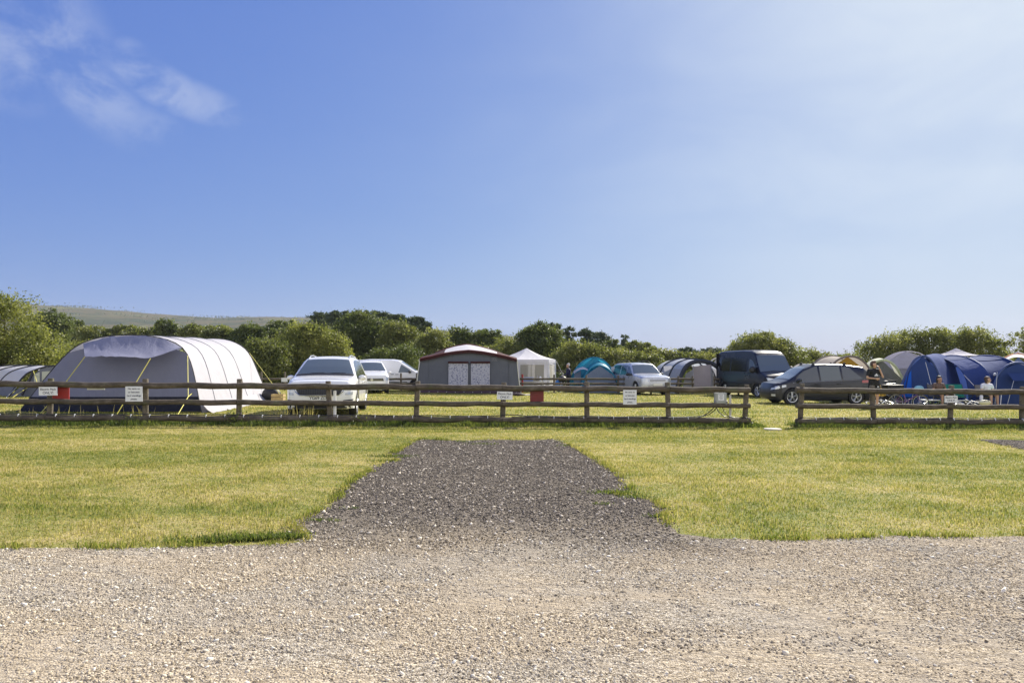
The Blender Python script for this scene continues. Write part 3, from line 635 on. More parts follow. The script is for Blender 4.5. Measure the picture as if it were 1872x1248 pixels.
# weeds at the fence foot
def weed(px, n, label, seed, sz=.14):
    o = thing('weed', label, 'weed'); x = (px - CX) / F * 17.2; o.location = (x, fy(x) - .08, G(x, 17.2))
    L = [(x, fy(x) - .08, G(x, 17.2) + .06, sz * 1.4, sz, sz * .8)]; crown('leaves', L, n, .05, 'scrub', o, seed, .3, .8, .1)
weed(268, 260, 'broad leaved weed at the foot of the post beside the square notice', 201)
weed(440, 420, 'leafy weed clump under the bottom rail by the rear of the grey tent', 202, .2)
weed(668, 340, 'low leafy weed under the bottom rail right of the white car', 203, .17)
weed(1378, 260, 'tuft of weeds where the black cable enters the ground at the gateway', 204, .16)

# gorse and field-edge scrub scattered over the far downs
r_ = np.random.default_rng(77); hp = []
for k in range(240):
    i = int(r_.integers(1, 14)); j = int(r_.integers(148, 205)); 
    if noise.noise(Vector((j * .11, i * .45, 2))) < -.05 and r_.random() < .8: continue
    a = np.array(HILL[i][j]) * .5 + np.array(HILL[i][j + 1]) * .5 + r_.normal(size=3) * np.array([5, 10, 0]); L_ = r_.uniform(12, 50); m_ = 60
    hp.append(a + r_.normal(size=(m_, 3)) * np.array([L_, 4, .9]) + np.array([0, 0, 1.2]))
hp = np.concatenate(hp); n = len(hp); a = r_.normal(size=(n, 3)); a /= np.linalg.norm(a, axis=1)[:, None]; b = np.cross(a, r_.normal(size=(n, 3))); b /= np.linalg.norm(b, axis=1)[:, None]; sz = r_.uniform(.8, 1.9, (n, 1))
stuff(np_mesh('hillside_scrub', np.stack([hp - a * sz, hp - b * sz * .6, hp + a * sz, hp + b * sz * .6], 1).reshape(-1, 3), np.arange(n * 4).reshape(-1, 4), LEAF['pine'], tone=np.repeat(r_.random(n), 4)))
# ================================================================= FOREGROUND FENCE
def wood_mat(name, a, b_, c, green=.5):
    m = bpy.data.materials.new(name); m.use_nodes = True; t = NT(m.node_tree); b = t.N['Principled BSDF']
    pos = t.n('ShaderNodeTexCoord').outputs['Object']
    gr = t.noise(t.scale(pos, (1.2, 14, 14)), 4, 5, .65, .5); pt = t.noise(t.scale(pos, (1, 1.6, 1.6)), 3.4, 5, .65)
    cc = t.ramp(t.math('ADD', t.math('MULTIPLY', gr, .5), t.math('MULTIPLY', pt, .5)), [(.30, a), (.5, b_), (.68, c)])
    cc = t.mix(t.math('MULTIPLY', t.maprange(t.noise(pos, 2.2, 5, .7), .52, .66), green), cc, (.10, .12, .05))
    t.L.new(cc, b.inputs['Base Color']); b.inputs['Roughness'].default_value = .85; b.inputs['Specular IOR Level'].default_value = .3
    bn = t.n('ShaderNodeBump'); bn.inputs['Strength'].default_value = .8; bn.inputs['Distance'].default_value = .012
    t.L.new(gr, bn.inputs['Height']); t.L.new(bn.outputs[0], b.inputs['Normal']); return m
M_RAIL = wood_mat('weathered_rail', (.038, .031, .023), (.098, .080, .058), (.22, .185, .14))
M_POST = wood_mat('weathered_post', (.06, .05, .035), (.13, .11, .08), (.25, .21, .155), .35)
M_BLACK = pbr('black_rubber', (.012, .012, .013), .5); M_WHITEP = pbr('white_plastic', (.72, .73, .75), .45, var=.06)
M_INK = pbr('ink', (.05, .055, .09), .6); M_RED = pbr('red_board', (.33, .022, .018), .6, var=.25, vscale=5)
M_GREYP = pbr('grey_plastic', (.36, .38, .37), .5, var=.1); M_STONEP = pbr('pale_stone', (.62, .58, .50), .85, var=.15, bump=.3)
FR = {'top': (.875, .068), 'middle': (.50, .060), 'bottom': (.135, .070)}
def post_xy(px):
    d = 17.2
    for _ in range(20): d = fy((px - CX) / F * d) + .0
    x = (px - CX) / F * d; return x, d
def rail(o, x0, x1, kind, seed):
    h, r = FR[kind]; rr = random.Random(seed); pts = []; rs = []; n = max(3, int(abs(x1 - x0) / .28))
    for i in range(n + 1):
        x = x0 + (x1 - x0) * i / n; y = fy(x) - .115
        pts.append((x, y + rr.uniform(-.006, .006), G(x, y) + h + .010 * math.sin(i * 1.3 + seed) + rr.uniform(-.004, .004))); rs.append(r * rr.uniform(.93, 1.05))
    MB().tube(pts, rs, 14).build('rail', M_RAIL, o, world=True, ang=50)
def fence_run(name, label, pxs, x_lo, x_hi, seed):
    x0, d0 = post_xy(pxs[0]); o = thing(name, label, 'fence', (x0, d0, G(x0, d0)))
    posts = [post_xy(p) for p in pxs]; rr = random.Random(seed)
    for (x, y) in posts:
        z = G(x, y); tl = rr.uniform(-.012, .012); hh = 1.02 + rr.uniform(-.02, .02); r = .064
        MB().tube([(x + tl * (-1), y, z - .25), (x, y, z + .2), (x + tl * 2, y, z + .6), (x + tl * 4, y, z + hh - .012), (x + tl * 4, y, z + hh)], [r * 1.05, r, r * .98, r * .96, r * .86], 14).build('post', M_POST, o, world=True, ang=50)
    xs_ = [x_lo] + [p[0] for p in posts[1:-1]] + [x_hi]
    for ki, kind in enumerate(('top', 'middle', 'bottom')):
        for i in range(len(xs_) - 1): rail(o, xs_[i] + .004, xs_[i + 1] - .004, kind, seed * 10 + i * 3 + ki)
    return o
fence_run('post_and_rail_fence', 'long weathered wooden fence with three round rails crossing the left and middle', [-86, 91, 266, 437, 603, 761, 919, 1073, 1222, 1362], -13.4, 5.72, 1)
fence_run('post_and_rail_fence', 'weathered three rail wooden fence on the right side of the gateway', [1463, 1597, 1737, 1868, 2000], 6.86, 14.5, 2)
# ---- notices and boards
def board(name, label, px0, py0, px1, py1, mat, lines=None, cat='sign', size=.05, dy=-.20, tilt=0.0, space=1.0, group=None, th=.012):
    d = 17.2
    for _ in range(12): d = fy(((px0 + px1) / 2 - CX) / F * d) + dy
    a, b = P(px0, py0, d), P(px1, py1, d); c = (a + b) / 2; o = thing(name, label, cat, c, 0, group); o.rotation_euler = (0, tilt, math.atan(.087))
    MB().box((0, 0, 0), (b.x - a.x, th, a.z - b.z)).build('panel', mat, o, smooth=False)
    if lines:
        zs, n = a.z - b.z, len(lines)
        for i, (s, k) in enumerate(lines):
            text_mesh('lettering', s, size * k, M_INK, o, (0, -th / 2 - .001, zs * ((n - 1) / 2 - i) / (n + .35)), (R(90), 0, 0), .0012, space=space)
    return o
EL = [('Electric Pitch', .95), ('ONLY!', 1.15)]; NT4 = [('No tents on', 1), ('or between', 1), ('hard standings', 1), ('please.', 1)]
board('notice', 'small white notice for electric pitches on the leftmost post, beside a bright red board', 72, 707, 104, 722.5, M_WHITEP, EL, size=.066, dy=-.235)
board('notice', 'square white notice about hard standings in front of the big grey tent', 230, 706, 260, 733.5, M_WHITEP, NT4, size=.052, dy=-.195)
board('notice', 'white notice for electric pitches on the post below the maroon trimmed tent', 908.5, 715.5, 937, 730, M_WHITEP, EL, size=.062, dy=-.235, tilt=.03)
board('notice', 'square white notice about hard standings between two posts below the silver car', 1139, 712.5, 1164, 739, M_WHITEP, NT4, size=.047, dy=-.195)
board('notice', 'white notice for electric pitches on a post in front of the blue tent', 1726, 723, 1751, 735.5, M_WHITEP, EL, size=.058, dy=-.235)
board('board', 'bright red board behind the rails next to the leftmost notice', 97, 702, 126, 730, M_RED, cat='board', dy=-.03, th=.02)
board('board', 'dark red board behind the rails beside the middle electric pitch notice', 969, 706, 994, 737, pbr('dark_red_board', (.16, .02, .02), .6, var=.2), cat='board', dy=-.03, th=.02)
board('label_strip', 'thin white strip under the top rail in front of the grey tent', 160, 707, 191, 712.3, M_WHITEP, cat='strip', dy=-.03)
# white marker slat by the car
def slat(label, px, py0, py1, mat, wd=.055, dy=.0, name='marker_post'):
    x, d = post_xy(px); d += dy; x = (px - CX) / F * d; z1 = P(px, py0, d).z; g = G(x, d)
    o = thing(name, label, 'post', (x, d, g)); MB().box((0, 0, (z1 - g) / 2 - .05), (wd, .03, z1 - g + .1)).build('slat', mat, o, smooth=False)
    MB().box((0, 0, z1 - g - .02), (wd + .006, .036, .05), taper=.6).build('cap', mat, o, smooth=False)
slat('narrow white marker post behind the fence in front of the white car', 612, 714, 763, M_WHITEP, .058)
slat('grey plastic conduit post standing right of the electric box', 1335, 722, 764, pbr('pale_conduit', (.5, .48, .46), .5), .045)
# electric hook-up box
bx, bd = post_xy(1316); bd -= .06; o = thing('hook_up_box', 'grey electric hook-up box mounted between the rails near the gateway', 'electric box', P(1316, 727, bd))
MB().box((0, -.03, 0), (.27, .13, .25)).box((0, -.10, .0), (.22, .02, .20)).build('housing', M_GREYP, o, smooth=False)
MB().box((0, -.113, .02), (.14, .004, .15)).build('label_plate', M_WHITEP, o, smooth=False)
m = MB()
for i in range(6): m.box((-.005 + .01 * (i % 2), -.1165, .075 - i * .02), (.10 - .015 * (i % 3), .0015, .006))
m.build('label_lines', M_INK, o, smooth=False)
for s in (-1, 1): MB().lathe([(0, -.12), (.03, -.12), (.035, -.07), (.035, -.03), (.022, -.02)], 'Z', (s * .13, -.07, -.04), 12).build('socket', pbr('socket_grey', (.2, .2, .21), .4), o)
# cables along the bottom rail
def cable(label, pts, r=.011, extra=None):
    o = thing('cable', label, 'cable', pts[0]); MB().tube(pts, r, 7).build('sheath', M_BLACK, o, world=True)
    return o
def railpt(px, dz=0, dy=0):
    x, d = post_xy(px); return Vector((x, fy(x) - .115 + dy, G(x, d) + .135 + .075 + dz))
def clips(o, pxs):
    for p in pxs:
        c = railpt(p); MB().box((c.x, c.y - .03, c.z + .006), (.014, .05, .022)).box((c.x, c.y - .058, c.z - .02), (.014, .006, .04)).build('clip', M_WHITEP, o, world=True, smooth=False)
pts = [railpt(p, .012 + .006 * math.sin(p * .05)) for p in range(-90, 905, 16)] + [railpt(912, .02), railpt(922, .05, -.1), railpt(945, .045, -.1), railpt(965, .015, -.03)] + [railpt(p, .012 + .008 * math.sin(p * .06)) for p in range(980, 1270, 14)]
bxp = P(1310, 737, bd)
arc = [railpt(1282, .03), P(1295, 754, bd), P(1303, 747, bd), P(1308, 740, bd), bxp]
o = cable('black cable clipped along the top of the bottom rail as far as the electric box', pts + arc, .012)
clips(o, list(range(-60, 900, 34)) + list(range(985, 1270, 27)))
cable('second black cable looping under the electric box to the left rail', [railpt(p, -.005, -.05) for p in range(935, 1285, 14)] + [P(1297, 757, bd - .05), P(1306, 750, bd - .05), P(1312, 742, bd - .05), P(1314, 736, bd - .05)], .010)
cable('thin black cable looping right from the electric box and into the gateway ground', [P(1308, 736, bd - .04), P(1309, 744, bd - .04), P(1314, 753, bd - .05), P(1324, 761, bd - .06), railpt(1335, .0, -.04), railpt(1350, .01, -.05), railpt(1362, .012, -.06), P(1369, 765.5, 17.7), P(1374, 771, 17.68), P(1377, 778, 17.66), P(1378, 783, 17.66)], .011)
cable('short black cable dropping from the right socket to the bottom rail', [P(1320, 737, bd - .04), P(1320.5, 744, bd - .04), P(1324, 753, bd - .04), P(1331, 760, bd - .05), railpt(1340, .005, -.03)], .009)
o = cable('black cable clipped along the bottom rail of the fence right of the gateway', [P(1457, 779, 17.8), P(1456, 773, 17.8), P(1458, 766, 17.8), P(1463, 763, 17.8), railpt(1472, .01)] + [railpt(p, .012 + .006 * math.sin(p * .07)) for p in range(1484, 2000, 16)], .012)
clips(o, list(range(1487, 2000, 25)))
# stones
def slab(label, px, py, dx, dy, h, seed, rot=0):
    p = hit(px, py); o = thing('flat_stone', label, 'stone', (p.x, p.y, G(p.x, p.y)), rot); rr = random.Random(seed); rows = []
    ring = [(dx * math.cos(a) * rr.uniform(.85, 1.1), dy * math.sin(a) * rr.uniform(.85, 1.1)) for a in [2 * math.pi * i / 14 for i in range(14)]]
    m = MB(); n = 14
    vs = [(x, y, -.02) for x, y in ring] + [(x, y, h * .8) for x, y in ring] + [(x * .93, y * .93, h) for x, y in ring] + [(0, 0, h)]
    fs = [(i, (i + 1) % n, n + (i + 1) % n, n + i) for i in range(n)] + [(n + i, n + (i + 1) % n, 2 * n + (i + 1) % n, 2 * n + i) for i in range(n)] + [(2 * n + i, 2 * n + (i + 1) % n, 3 * n) for i in range(n)]
    m.add(vs, fs).build('slab', M_STONEP, o); return o
slab('pale flat stone slab lying in the gateway gap of the fence', 1413, 785.5, .20, .16, .035, 3, -.3)
slab('small pale stone at the foot of the fence post behind which the person stands', 1609, 782, .05, .045, .03, 4)

# ================================================================= FAR FENCE (two rails)
FD = 41.0
def far_run(label, px_posts, px0, px1, red=None):
    x = (px_posts[0] - CX) / F * FD; o = thing('two_rail_fence', label, 'fence', (x, FD, G(x, FD)))
    for i, p in enumerate(px_posts):
        q = on_ground(p, FD); MB().tube([(q.x, FD, q.z - .2), (q.x, FD, q.z + 1.0), (q.x, FD, q.z + 1.02)], [.055, .055, .045], 8).build('post', M_RED if red == i else M_POST, o, world=True)
    for py in (692.5, 701):
        pts = [(P(p, 0, FD).x, FD - .09, P(p, py, FD).z + .008 * math.sin(p)) for p in np.linspace(px0, px1, 12)]
        MB().tube(pts, .06 if py < 697 else .055, 8).build('rail', M_RAIL, o, world=True)
    return o
far_run('far two rail fence passing in front of the gazebo, teal tent and silver car', [955, 1013, 1072, 1130, 1190, 1240, 1266], 950, 1268, 0)
far_run('short far two rail fence between the grey awning and the blue van', [1306, 1318, 1350], 1304, 1352)
far_run('far two rail fence behind the guy lines of the big grey tent', [478, 521, 560], 455, 580)
far_run('far two rail fence crossing in front of the white van', [733, 762, 690], 655, 764)
MB()
o = thing('notice', 'tiny white notice on the far fence left of the white car', 'sign', P(520, 694, FD - .16)); MB().box((0, 0, 0), (.34, .02, .22)).build('panel', M_WHITEP, o, smooth=False)
# ================================================================= VEHICLES
def paint(name, c, rough=.25, metal=0.0, coat=.8): return pbr(name, c, rough, metal, .5, coat=coat, var=.03, vscale=1.5)
M_GLASS = pbr('car_glass', (.035, .045, .05), .06, 0, .9, coat=.5); M_GLASSL = pbr('windscreen_glass', (.11, .135, .14), .08, 0, .8, coat=.4)
M_TYRE = pbr('tyre_rubber', (.016, .016, .017), .8, bump=.2); M_TRIM = pbr('black_trim', (.022, .022, .024), .55); M_ALLOY = pbr('alloy', (.62, .63, .65), .3, .8)
M_CHROME = pbr('chrome', (.75, .76, .78), .15, 1); M_LAMP = pbr('lamp_glass', (.55, .58, .62), .1, .3, coat=1); M_REDL = pbr('red_lamp', (.35, .01, .012), .15, coat=1)
M_PLATE = pbr('plate_white', (.78, .78, .76), .4); M_PLATEY = pbr('plate_yellow', (.75, .62, .08), .4); M_UNDER = pbr('underbody', (.01, .01, .01), .9); M_SEAT = pbr('car_interior', (.05, .055, .06), .8)
M_INKB = pbr('plate_ink', (.01, .01, .012), .5)
class Car:
    def __init__(s, name, label, loc, yaw, L, W, top, belt, wheels, mat, sill=.2, nose=.3, tail=.2, tumble=.42, plan=None, arch=1.13):
        s.o = thing(name, label, 'van' if 'van' in name else 'car', loc, yaw)
        s.L, s.W, s.tp, s.bp, s.wh, s.mat, s.sill, s.n0, s.t0, s.tb = L, W, top, belt, wheels, mat, sill, nose, tail, tumble
        s.x1 = L / 2 - nose; s.x0 = -L / 2 + tail; s.plan = plan or [(-L / 2, .95), (-L / 2 + .5, 1), (L / 2 - .9, 1), (L / 2 - .3, .965), (L / 2, .93)]; s.ak = arch
        s.body()
    def top(s, x): return interp(s.tp, x)
    def belt(s, x): return interp(s.bp, x)
    def hw(s, x): return s.W / 2 * interp(s.plan, x)
    def zb(s, x):
        z = s.sill
        for xc, r in s.wh:
            A = r * s.ak
            if abs(x - xc) < A: z = max(z, r + math.sqrt(A * A - (x - xc) ** 2))
        return z
    def sec(s, x):
        zt, w = s.top(x), s.hw(x); bz = min(s.belt(x), zt - .10); zb = s.zb(x); wr = w * .972 - s.tb * max(0, zt - .06 - bz)
        zb = min(zb, bz - .05); h = bz - zb
        lo = min(zb, s.sill + (bz - s.sill) * .0) ; zz = lambda f: max(zb, s.sill + (bz - s.sill) * f) if f < 1 else bz
        q = [(w * .955, zz(0)), (w * .995, max(zb + .004, zz(.16))), (w, max(zb + .008, zz(.45))), (w * .992, max(zb + .012, zz(.78))), (w * .972, bz), (wr, zt - .06), (wr - .045, zt - .022), (wr - .14, zt - .004), (wr * .45, zt + .012), (0, zt + .018)]
        return q
    def surf(s, x, y, off=0.0):
        """top surface height at x, y"""
        q = s.sec(x)[4:]; y = abs(y)
        for (a, za), (b, zb_) in zip(q, q[1:]):
            if b <= y <= a: return za + (zb_ - za) * (a - y) / max(1e-6, a - b) + off
        return q[0][1] + off
    def side(s, x, z, off=0.0):
        q = s.sec(x)
        for (a, za), (b, zb_) in zip(q, q[1:]):
            if za <= z <= zb_: return a + (b - a) * (z - za) / max(1e-6, zb_ - za) + off
        return (q[0][0] if z < q[0][1] else q[-1][0]) + off
    def body(s):
        xs = set(np.linspace(s.x0, s.x1, 46)) | {p[0] for p in s.tp if s.x0 < p[0] < s.x1}
        for xc, r in s.wh:
            A = r * s.ak; xs |= {xc + A * math.sin(a) for a in np.linspace(-math.pi / 2, math.pi / 2, 17)} | {xc - A - .004, xc + A + .004}
        xs = sorted(x for x in xs if s.x0 <= x <= s.x1); rows = []
        for x in xs:
            q = s.sec(x); rows.append([(x, -y, z) for y, z in q] + [(x, y, z) for y, z in q[-2::-1]])
        m = MB().grid(rows)
        for sg, xe, dp in ((1, s.x1, s.n0), (-1, s.x0, s.t0)):
            w = s.hw(xe); T = [math.sin(a) for a in np.linspace(-math.pi / 2, math.pi / 2, 25)]; g = []
            for f, k in s.face(sg):
                row = []
                for tt in T:
                    y = tt * w; e = (1 - abs(tt) ** 4.5) ** .55
                    if f is not None: z = s.sill + (s.zface(sg) - s.sill) * f
                    else: z = s.surf(xe, y) * (1 - k * .0) - (k ** 2) * s.drop(sg)
                    row.append((xe + sg * dp * k * e, y, z))
                g.append(row)
            m.grid(g, flip=(sg < 0))
        s.bodyo = m.build('body', s.mat, s.o, ang=32)
        xa, xb = s.x0 + .02, s.x1 - .02
        MB().box(((xa + xb) / 2, 0, s.sill + .22), (xb - xa, s.W - .5, .45)).box(((xa + xb) / 2, 0, s.sill + .03), (xb - xa - 1.6, s.W - .22, .1)).build('underbody', M_UNDER, s.o, smooth=False)
        for xc, r in s.wh:
            for sy in (-1, 1): s.wheel(xc, sy, r)
    def drop(s, sg): return .10 if sg > 0 else .03
    def zface(s, sg): return s.top(s.x1 if sg > 0 else s.x0) - s.drop(sg) - .03
    def face(s, sg):
        if sg > 0: return [(0, .72), (.12, .90), (.3, 1), (.5, 1), (.72, .97), (.9, .9), (1, .82), (None, .7), (None, .35), (None, 0)]
        return [(0, .8), (.15, .98), (.4, 1), (.6, .9), (.62, .75), (.8, .62), (1, .35), (None, .25), (None, 0)]
    def fx(s, sg, y, z, off=0.0):
        xe, dp = (s.x1, s.n0) if sg > 0 else (s.x0, s.t0); w = s.hw(xe); f = (z - s.sill) / (s.zface(sg) - s.sill)
        pts = [(a, b) for a, b in s.face(sg) if a is not None]; k = interp(pts, max(0, min(1, f))); e = max(0, 1 - min(1, abs(y / w)) ** 4.5) ** .55
        return xe + sg * (dp * k * e + off)
    def fpatch(s, name, c, mat, off=.006, sg=1, n=8, parent=None):
        """patch on the nose/tail: 4 corners (y,z)"""
        g = [[None] * (n + 1) for _ in range(5)]
        for i in range(5):
            for j in range(n + 1):
                u, v = j / n, i / 4; a = [c[0][q] + (c[1][q] - c[0][q]) * u for q in (0, 1)]; b = [c[3][q] + (c[2][q] - c[3][q]) * u for q in (0, 1)]
                y, z = a[0] + (b[0] - a[0]) * v, a[1] + (b[1] - a[1]) * v; g[i][j] = (s.fx(sg, y, z, off), y, z)
        edge = MB().grid(g, flip=(sg < 0)); ring = [g[0][j] for j in range(n + 1)] + [g[i][n] for i in range(1, 5)] + [g[4][j] for j in range(n - 1, -1, -1)] + [g[i][0] for i in range(3, 0, -1)]
        inn = [(p[0] - sg * (off + .02), p[1], p[2]) for p in ring]; edge.grid([ring + ring[:1], inn + inn[:1]])
        return edge.build(name, mat, parent or s.o, ang=30)
    def spatch(s, name, pts, mat, off=.006, sides=(-1, 1), nx=10, nz=5):
        """pts: function (u)->(x, z0, z1) along the side"""
        out = []
        for sy in sides:
            g = []
            for j in range(nx + 1):
                x, z0, z1 = pts(j / nx); g.append([(x, sy * s.side(x, z0 + (z1 - z0) * k / nz, off), z0 + (z1 - z0) * k / nz) for k in range(nz + 1)])
            out.append(MB().grid(g, flip=(sy > 0)).build(name, mat, s.o, ang=30))
        return out
    def sidewin(s, x0, x1, mat=None, lift=.035, head=.10, slope0=0.0, slope1=0.0, sides=(-1, 1), name='side_window'):
        def f(u):
            x = x0 + (x1 - x0) * u; lo = s.belt(x) + lift; hi = max(lo + .012, s.top(x) - head)
            if slope0 > 0: hi = min(hi, lo + .012 + (hi - lo) * min(1, (x - x0) / slope0))
            if slope1 > 0: hi = min(hi, lo + .012 + (hi - lo) * min(1, (x1 - x) / slope1))
            return (x, lo, hi)
        return s.spatch(name, f, mat or M_GLASS, .004, sides, 14)
    def glass(s, name, xa, xb, mat, m0=.10, m1=.13):
        g = []
        for i in range(13):
            x = xa + (xb - xa) * i / 12; w = s.sec(x)[5][0] - (m0 + (m1 - m0) * i / 12)
            g.append([(x, w * tt, s.surf(x, w * tt, .008)) for tt in np.linspace(-1, 1, 17)])
        return MB().grid(g, flip=(xb > xa)).build(name, mat, s.o, ang=40)
    def wheel(s, xc, sy, r, spokes=5):
        yo = sy * (s.W / 2 - .012); yi = sy * (s.W / 2 - .225)
        P_ = [(r * .64, yi), (r * .93, yi), (r, yi + sy * .03), (r, yo - sy * .03), (r * .97, yo - sy * .008), (r * .80, yo), (r * .66, yo - sy * .012), (r * .62, yo - sy * .05)]
        w = MB().lathe(P_, 'Y', (xc, 0, r), 32).build('wheel', M_TYRE, s.o, ang=50)
        MB().lathe([(0, yo - sy * .07), (r * .64, yo - sy * .065)], 'Y', (xc, 0, r), 24).build('brake_disc', M_TRIM, w)
        m = MB(); m.lathe([(r * .66, yo - sy * .03), (r * .655, yo - sy * .010), (r * .59, yo - sy * .016), (r * .58, yo - sy * .05)], 'Y', (xc, 0, r), 32).lathe([(0, yo - sy * .012), (r * .13, yo - sy * .014), (r * .16, yo - sy * .04)], 'Y', (xc, 0, r), 14)
        for k in range(spokes):
            a = 2 * math.pi * k / spokes + .3
            for da in (-.16, .16):
                p0 = (xc + r * .1 * math.cos(a), yo - sy * .026, r + r * .1 * math.sin(a)); p1 = (xc + r * .62 * math.cos(a + da), yo - sy * .022, r + r * .62 * math.sin(a + da)); m.tube([p0, p1], [.022, .018], 5)
        m.build('rim', M_ALLOY, w)
    def mirrors(s, x, z, mat=None, big=1.0):
        for sy in (-1, 1):
            y = sy * (s.side(x, z - .03) + .10 * big); q = MB().ball((x, y, z), (.075 * big, .11 * big, .075 * big * (1.5 if big > 1.2 else 1)), 12, 8).box((x + .02, sy * s.side(x, z - .03), z - .04), (.07, .16, .04)).build('wing_mirror', mat or s.mat, s.o)
            MB().box((x - .07 * big, y, z), (.012, .16 * big, .10 * big)).build('mirror_glass', M_GLASS, q, smooth=False)
    def plate(s, z, txt=None, sg=1, w=.52, mat=None, y=0, ht=.11):
        x = s.fx(sg, y, z, .014); q = MB().box((x, y, z), (.012, w, ht)).build('number_plate', mat or M_PLATE, s.o, smooth=False)
        if txt: text_mesh('lettering', txt, .112, M_INKB, q, (x + sg * .008, y, z - .002), (R(90), 0, R(90) * sg), .0022, space=.98)
    def line(s, name, pts, r=.004, mat=None, sides=(-1, 1)):
        for sy in sides: MB().tube([(x, sy * s.side(x, z, .002), z) for x, z in pts], r, 5).build(name, mat or M_TRIM, s.o)
    def handles(s, pos, mat=None):
        for x, z in pos:
            for sy in (-1, 1): MB().tube([(x - .09, sy * s.side(x, z, .005), z), (x - .06, sy * s.side(x, z, .035), z), (x + .06, sy * s.side(x, z, .035), z), (x + .09, sy * s.side(x, z, .005), z)], .013, 6).build('door_handle', mat or s.mat, s.o)
    def rails(s, xa, xb, mat, h=.045, inset=.05):
        for sy in (-1, 1):
            p = [(x, sy * (s.sec(x)[6][0] - inset), s.surf(x, s.sec(x)[6][0] - inset) + (h if 0 < i < 7 else 0)) for i, x in enumerate(np.linspace(xa, xb, 8))]
            MB().tube(p, .016, 6).build('roof_rail', mat, s.o)
    def wipers(s, x, mat=None):
        for y0, y1 in ((-.05, .55), (-.62, -.02)):
            p = [(x + .02, y0, s.surf(x + .02, y0, .02)), (x - .02, (y0 + y1) / 2, s.surf(x - .02, (y0 + y1) / 2, .02)), (x - .03, y1, s.surf(x - .03, y1, .02))]; MB().tube(p, .006, 5).build('wiper', M_TRIM, s.o)
    def slats(s, name, y, z0, z1, n, mat, off=.016, horiz=True, parent=None):
        m = MB()
        for i in range(n):
            if horiz:
                z = z0 + (z1 - z0) * (i + .5) / n; m.tube([(s.fx(1, yy, z, off), yy, z) for yy in np.linspace(-y, y, 9)], .010, 5)
            else:
                yy = -y + 2 * y * (i + .5) / n; m.tube([(s.fx(1, yy, z, off), yy, z) for z in np.linspace(z0, z1, 4)], .008, 5)
        return m.build(name, mat, parent or s.o)
def seats(c, xs, z=1.0):
    for x in xs:
        for y in (-.38, .38): pass
yaw_of = lambda deg: R(-90 + deg)       # 0 = nose towards the camera; positive turns the nose to the viewer's right

# --- white estate SUV seen from the front
WHITE = paint('white_paint', (.86, .86, .85), .25)
c = Car('parked_car', 'white sport utility car with plate YG69 ZDL parked nose to the fence', (-5.285, 21.5, G(-5, 21.5)), yaw_of(6.2), 4.38, 1.84,
        [(-2.19, 1.02), (-2.02, 1.10), (-1.72, 1.46), (-1.3, 1.585), (-.5, 1.625), (.1, 1.605), (.42, 1.53), (.75, 1.33), (1.08, 1.10), (1.16, 1.075), (1.5, 1.045), (1.89, .985), (2.19, .88)],
        [(-2.19, 1.02), (-1, .99), (1.1, .95), (2.2, .90)], [(-1.32, .345), (1.32, .345)], WHITE, sill=.24, nose=.40, plan=[(-2.19, .93), (-1.7, 1), (1.2, 1), (1.6, .985), (1.8, .95), (2.19, .90)])
c.glass('windscreen', 1.02, .40, M_GLASSL, .07, .10); c.glass('rear_window', -2.0, -1.70, M_GLASS)
MB().grid([[(1.12 + .005, y, c.surf(1.12, y, .012)), (1.03, y, c.surf(1.03, y, .014))] for y in np.linspace(-.78, .78, 12)]).build('scuttle_panel', M_TRIM, c.o)
for a, b in ((.10, .98), (-.72, .05), (-1.45, -.78)): c.sidewin(a, b, slope1=.0)
c.fpatch('grille', [(-.52, .605), (.52, .605), (.64, .83), (-.64, .83)], M_TRIM, .012); c.slats('grille_slats', .54, .615, .79, 18, pbr('gloss_black', (.02, .02, .025), .25), .020, False)
ring = [(c.fx(1, y, z, .03), y, z) for y, z in [(-.50, .60), (-.25, .585), (0, .58), (.25, .585), (.50, .60), (.62, .70), (.63, .81), (0, .835), (-.63, .81), (-.62, .70)]]
MB().tube(ring, .012, 6, closed=True).build('grille_surround', M_CHROME, c.o)
for sy in (-1, 1):
    c.fpatch('headlight', [(sy * .64, .73), (sy * .885, .75), (sy * .905, .86), (sy * .645, .82)][::sy], M_LAMP, .012)
    c.fpatch('fog_light', [(sy * .66, .60), (sy * .84, .61), (sy * .85, .68), (sy * .67, .66)][::sy], M_LAMP, .010)
    c.fpatch('bumper_insert', [(sy * .52, .37), (sy * .82, .40), (sy * .86, .49), (sy * .62, .47)][::sy], M_TRIM, .010)
    MB().tube([(c.fx(1, y, z, .022), y, z) for y, z in ((sy * .55, .40), (sy * .7, .43), (sy * .84, .45))], .009, 5).build('bumper_blade', M_CHROME, c.o)
    MB().ball((c.fx(1, sy * .76, .79, .01), sy * .76, .79), .035, 10, 6).build('headlight_lens', M_CHROME, c.o)
c.fpatch('lower_grille', [(-.80, .25), (.80, .25), (.76, .385), (-.76, .385)], M_TRIM, .012)
MB().tube([(c.fx(1, y, .392, .016), y, .392) for y in np.linspace(-.74, .74, 13)], .012, 6).build('bumper_lip', M_LAMP, c.o)
MB().tube([(c.fx(1, y, .27, .03), y, .27) for y in np.linspace(-.70, .70, 13)], .02, 6).build('skid_trim', M_TRIM, c.o)
MB().lathe([(0, .0), (.045, 0), (.048, -.01)], 'X', (c.fx(1, 0, .875, .02), 0, .875), 16).build('badge', M_CHROME, c.o)
c.plate(.53, 'YG69 ZDL'); c.mirrors(.78, 1.03, WHITE); c.rails(-1.5, .25, M_ALLOY); c.wipers(1.05)
MB().tube([(c.x1 + .03, y, c.surf(c.x1, y, .004)) for y in np.linspace(-.72, .72, 9)], .004, 4).build('bonnet_seam', M_TRIM, c.o)
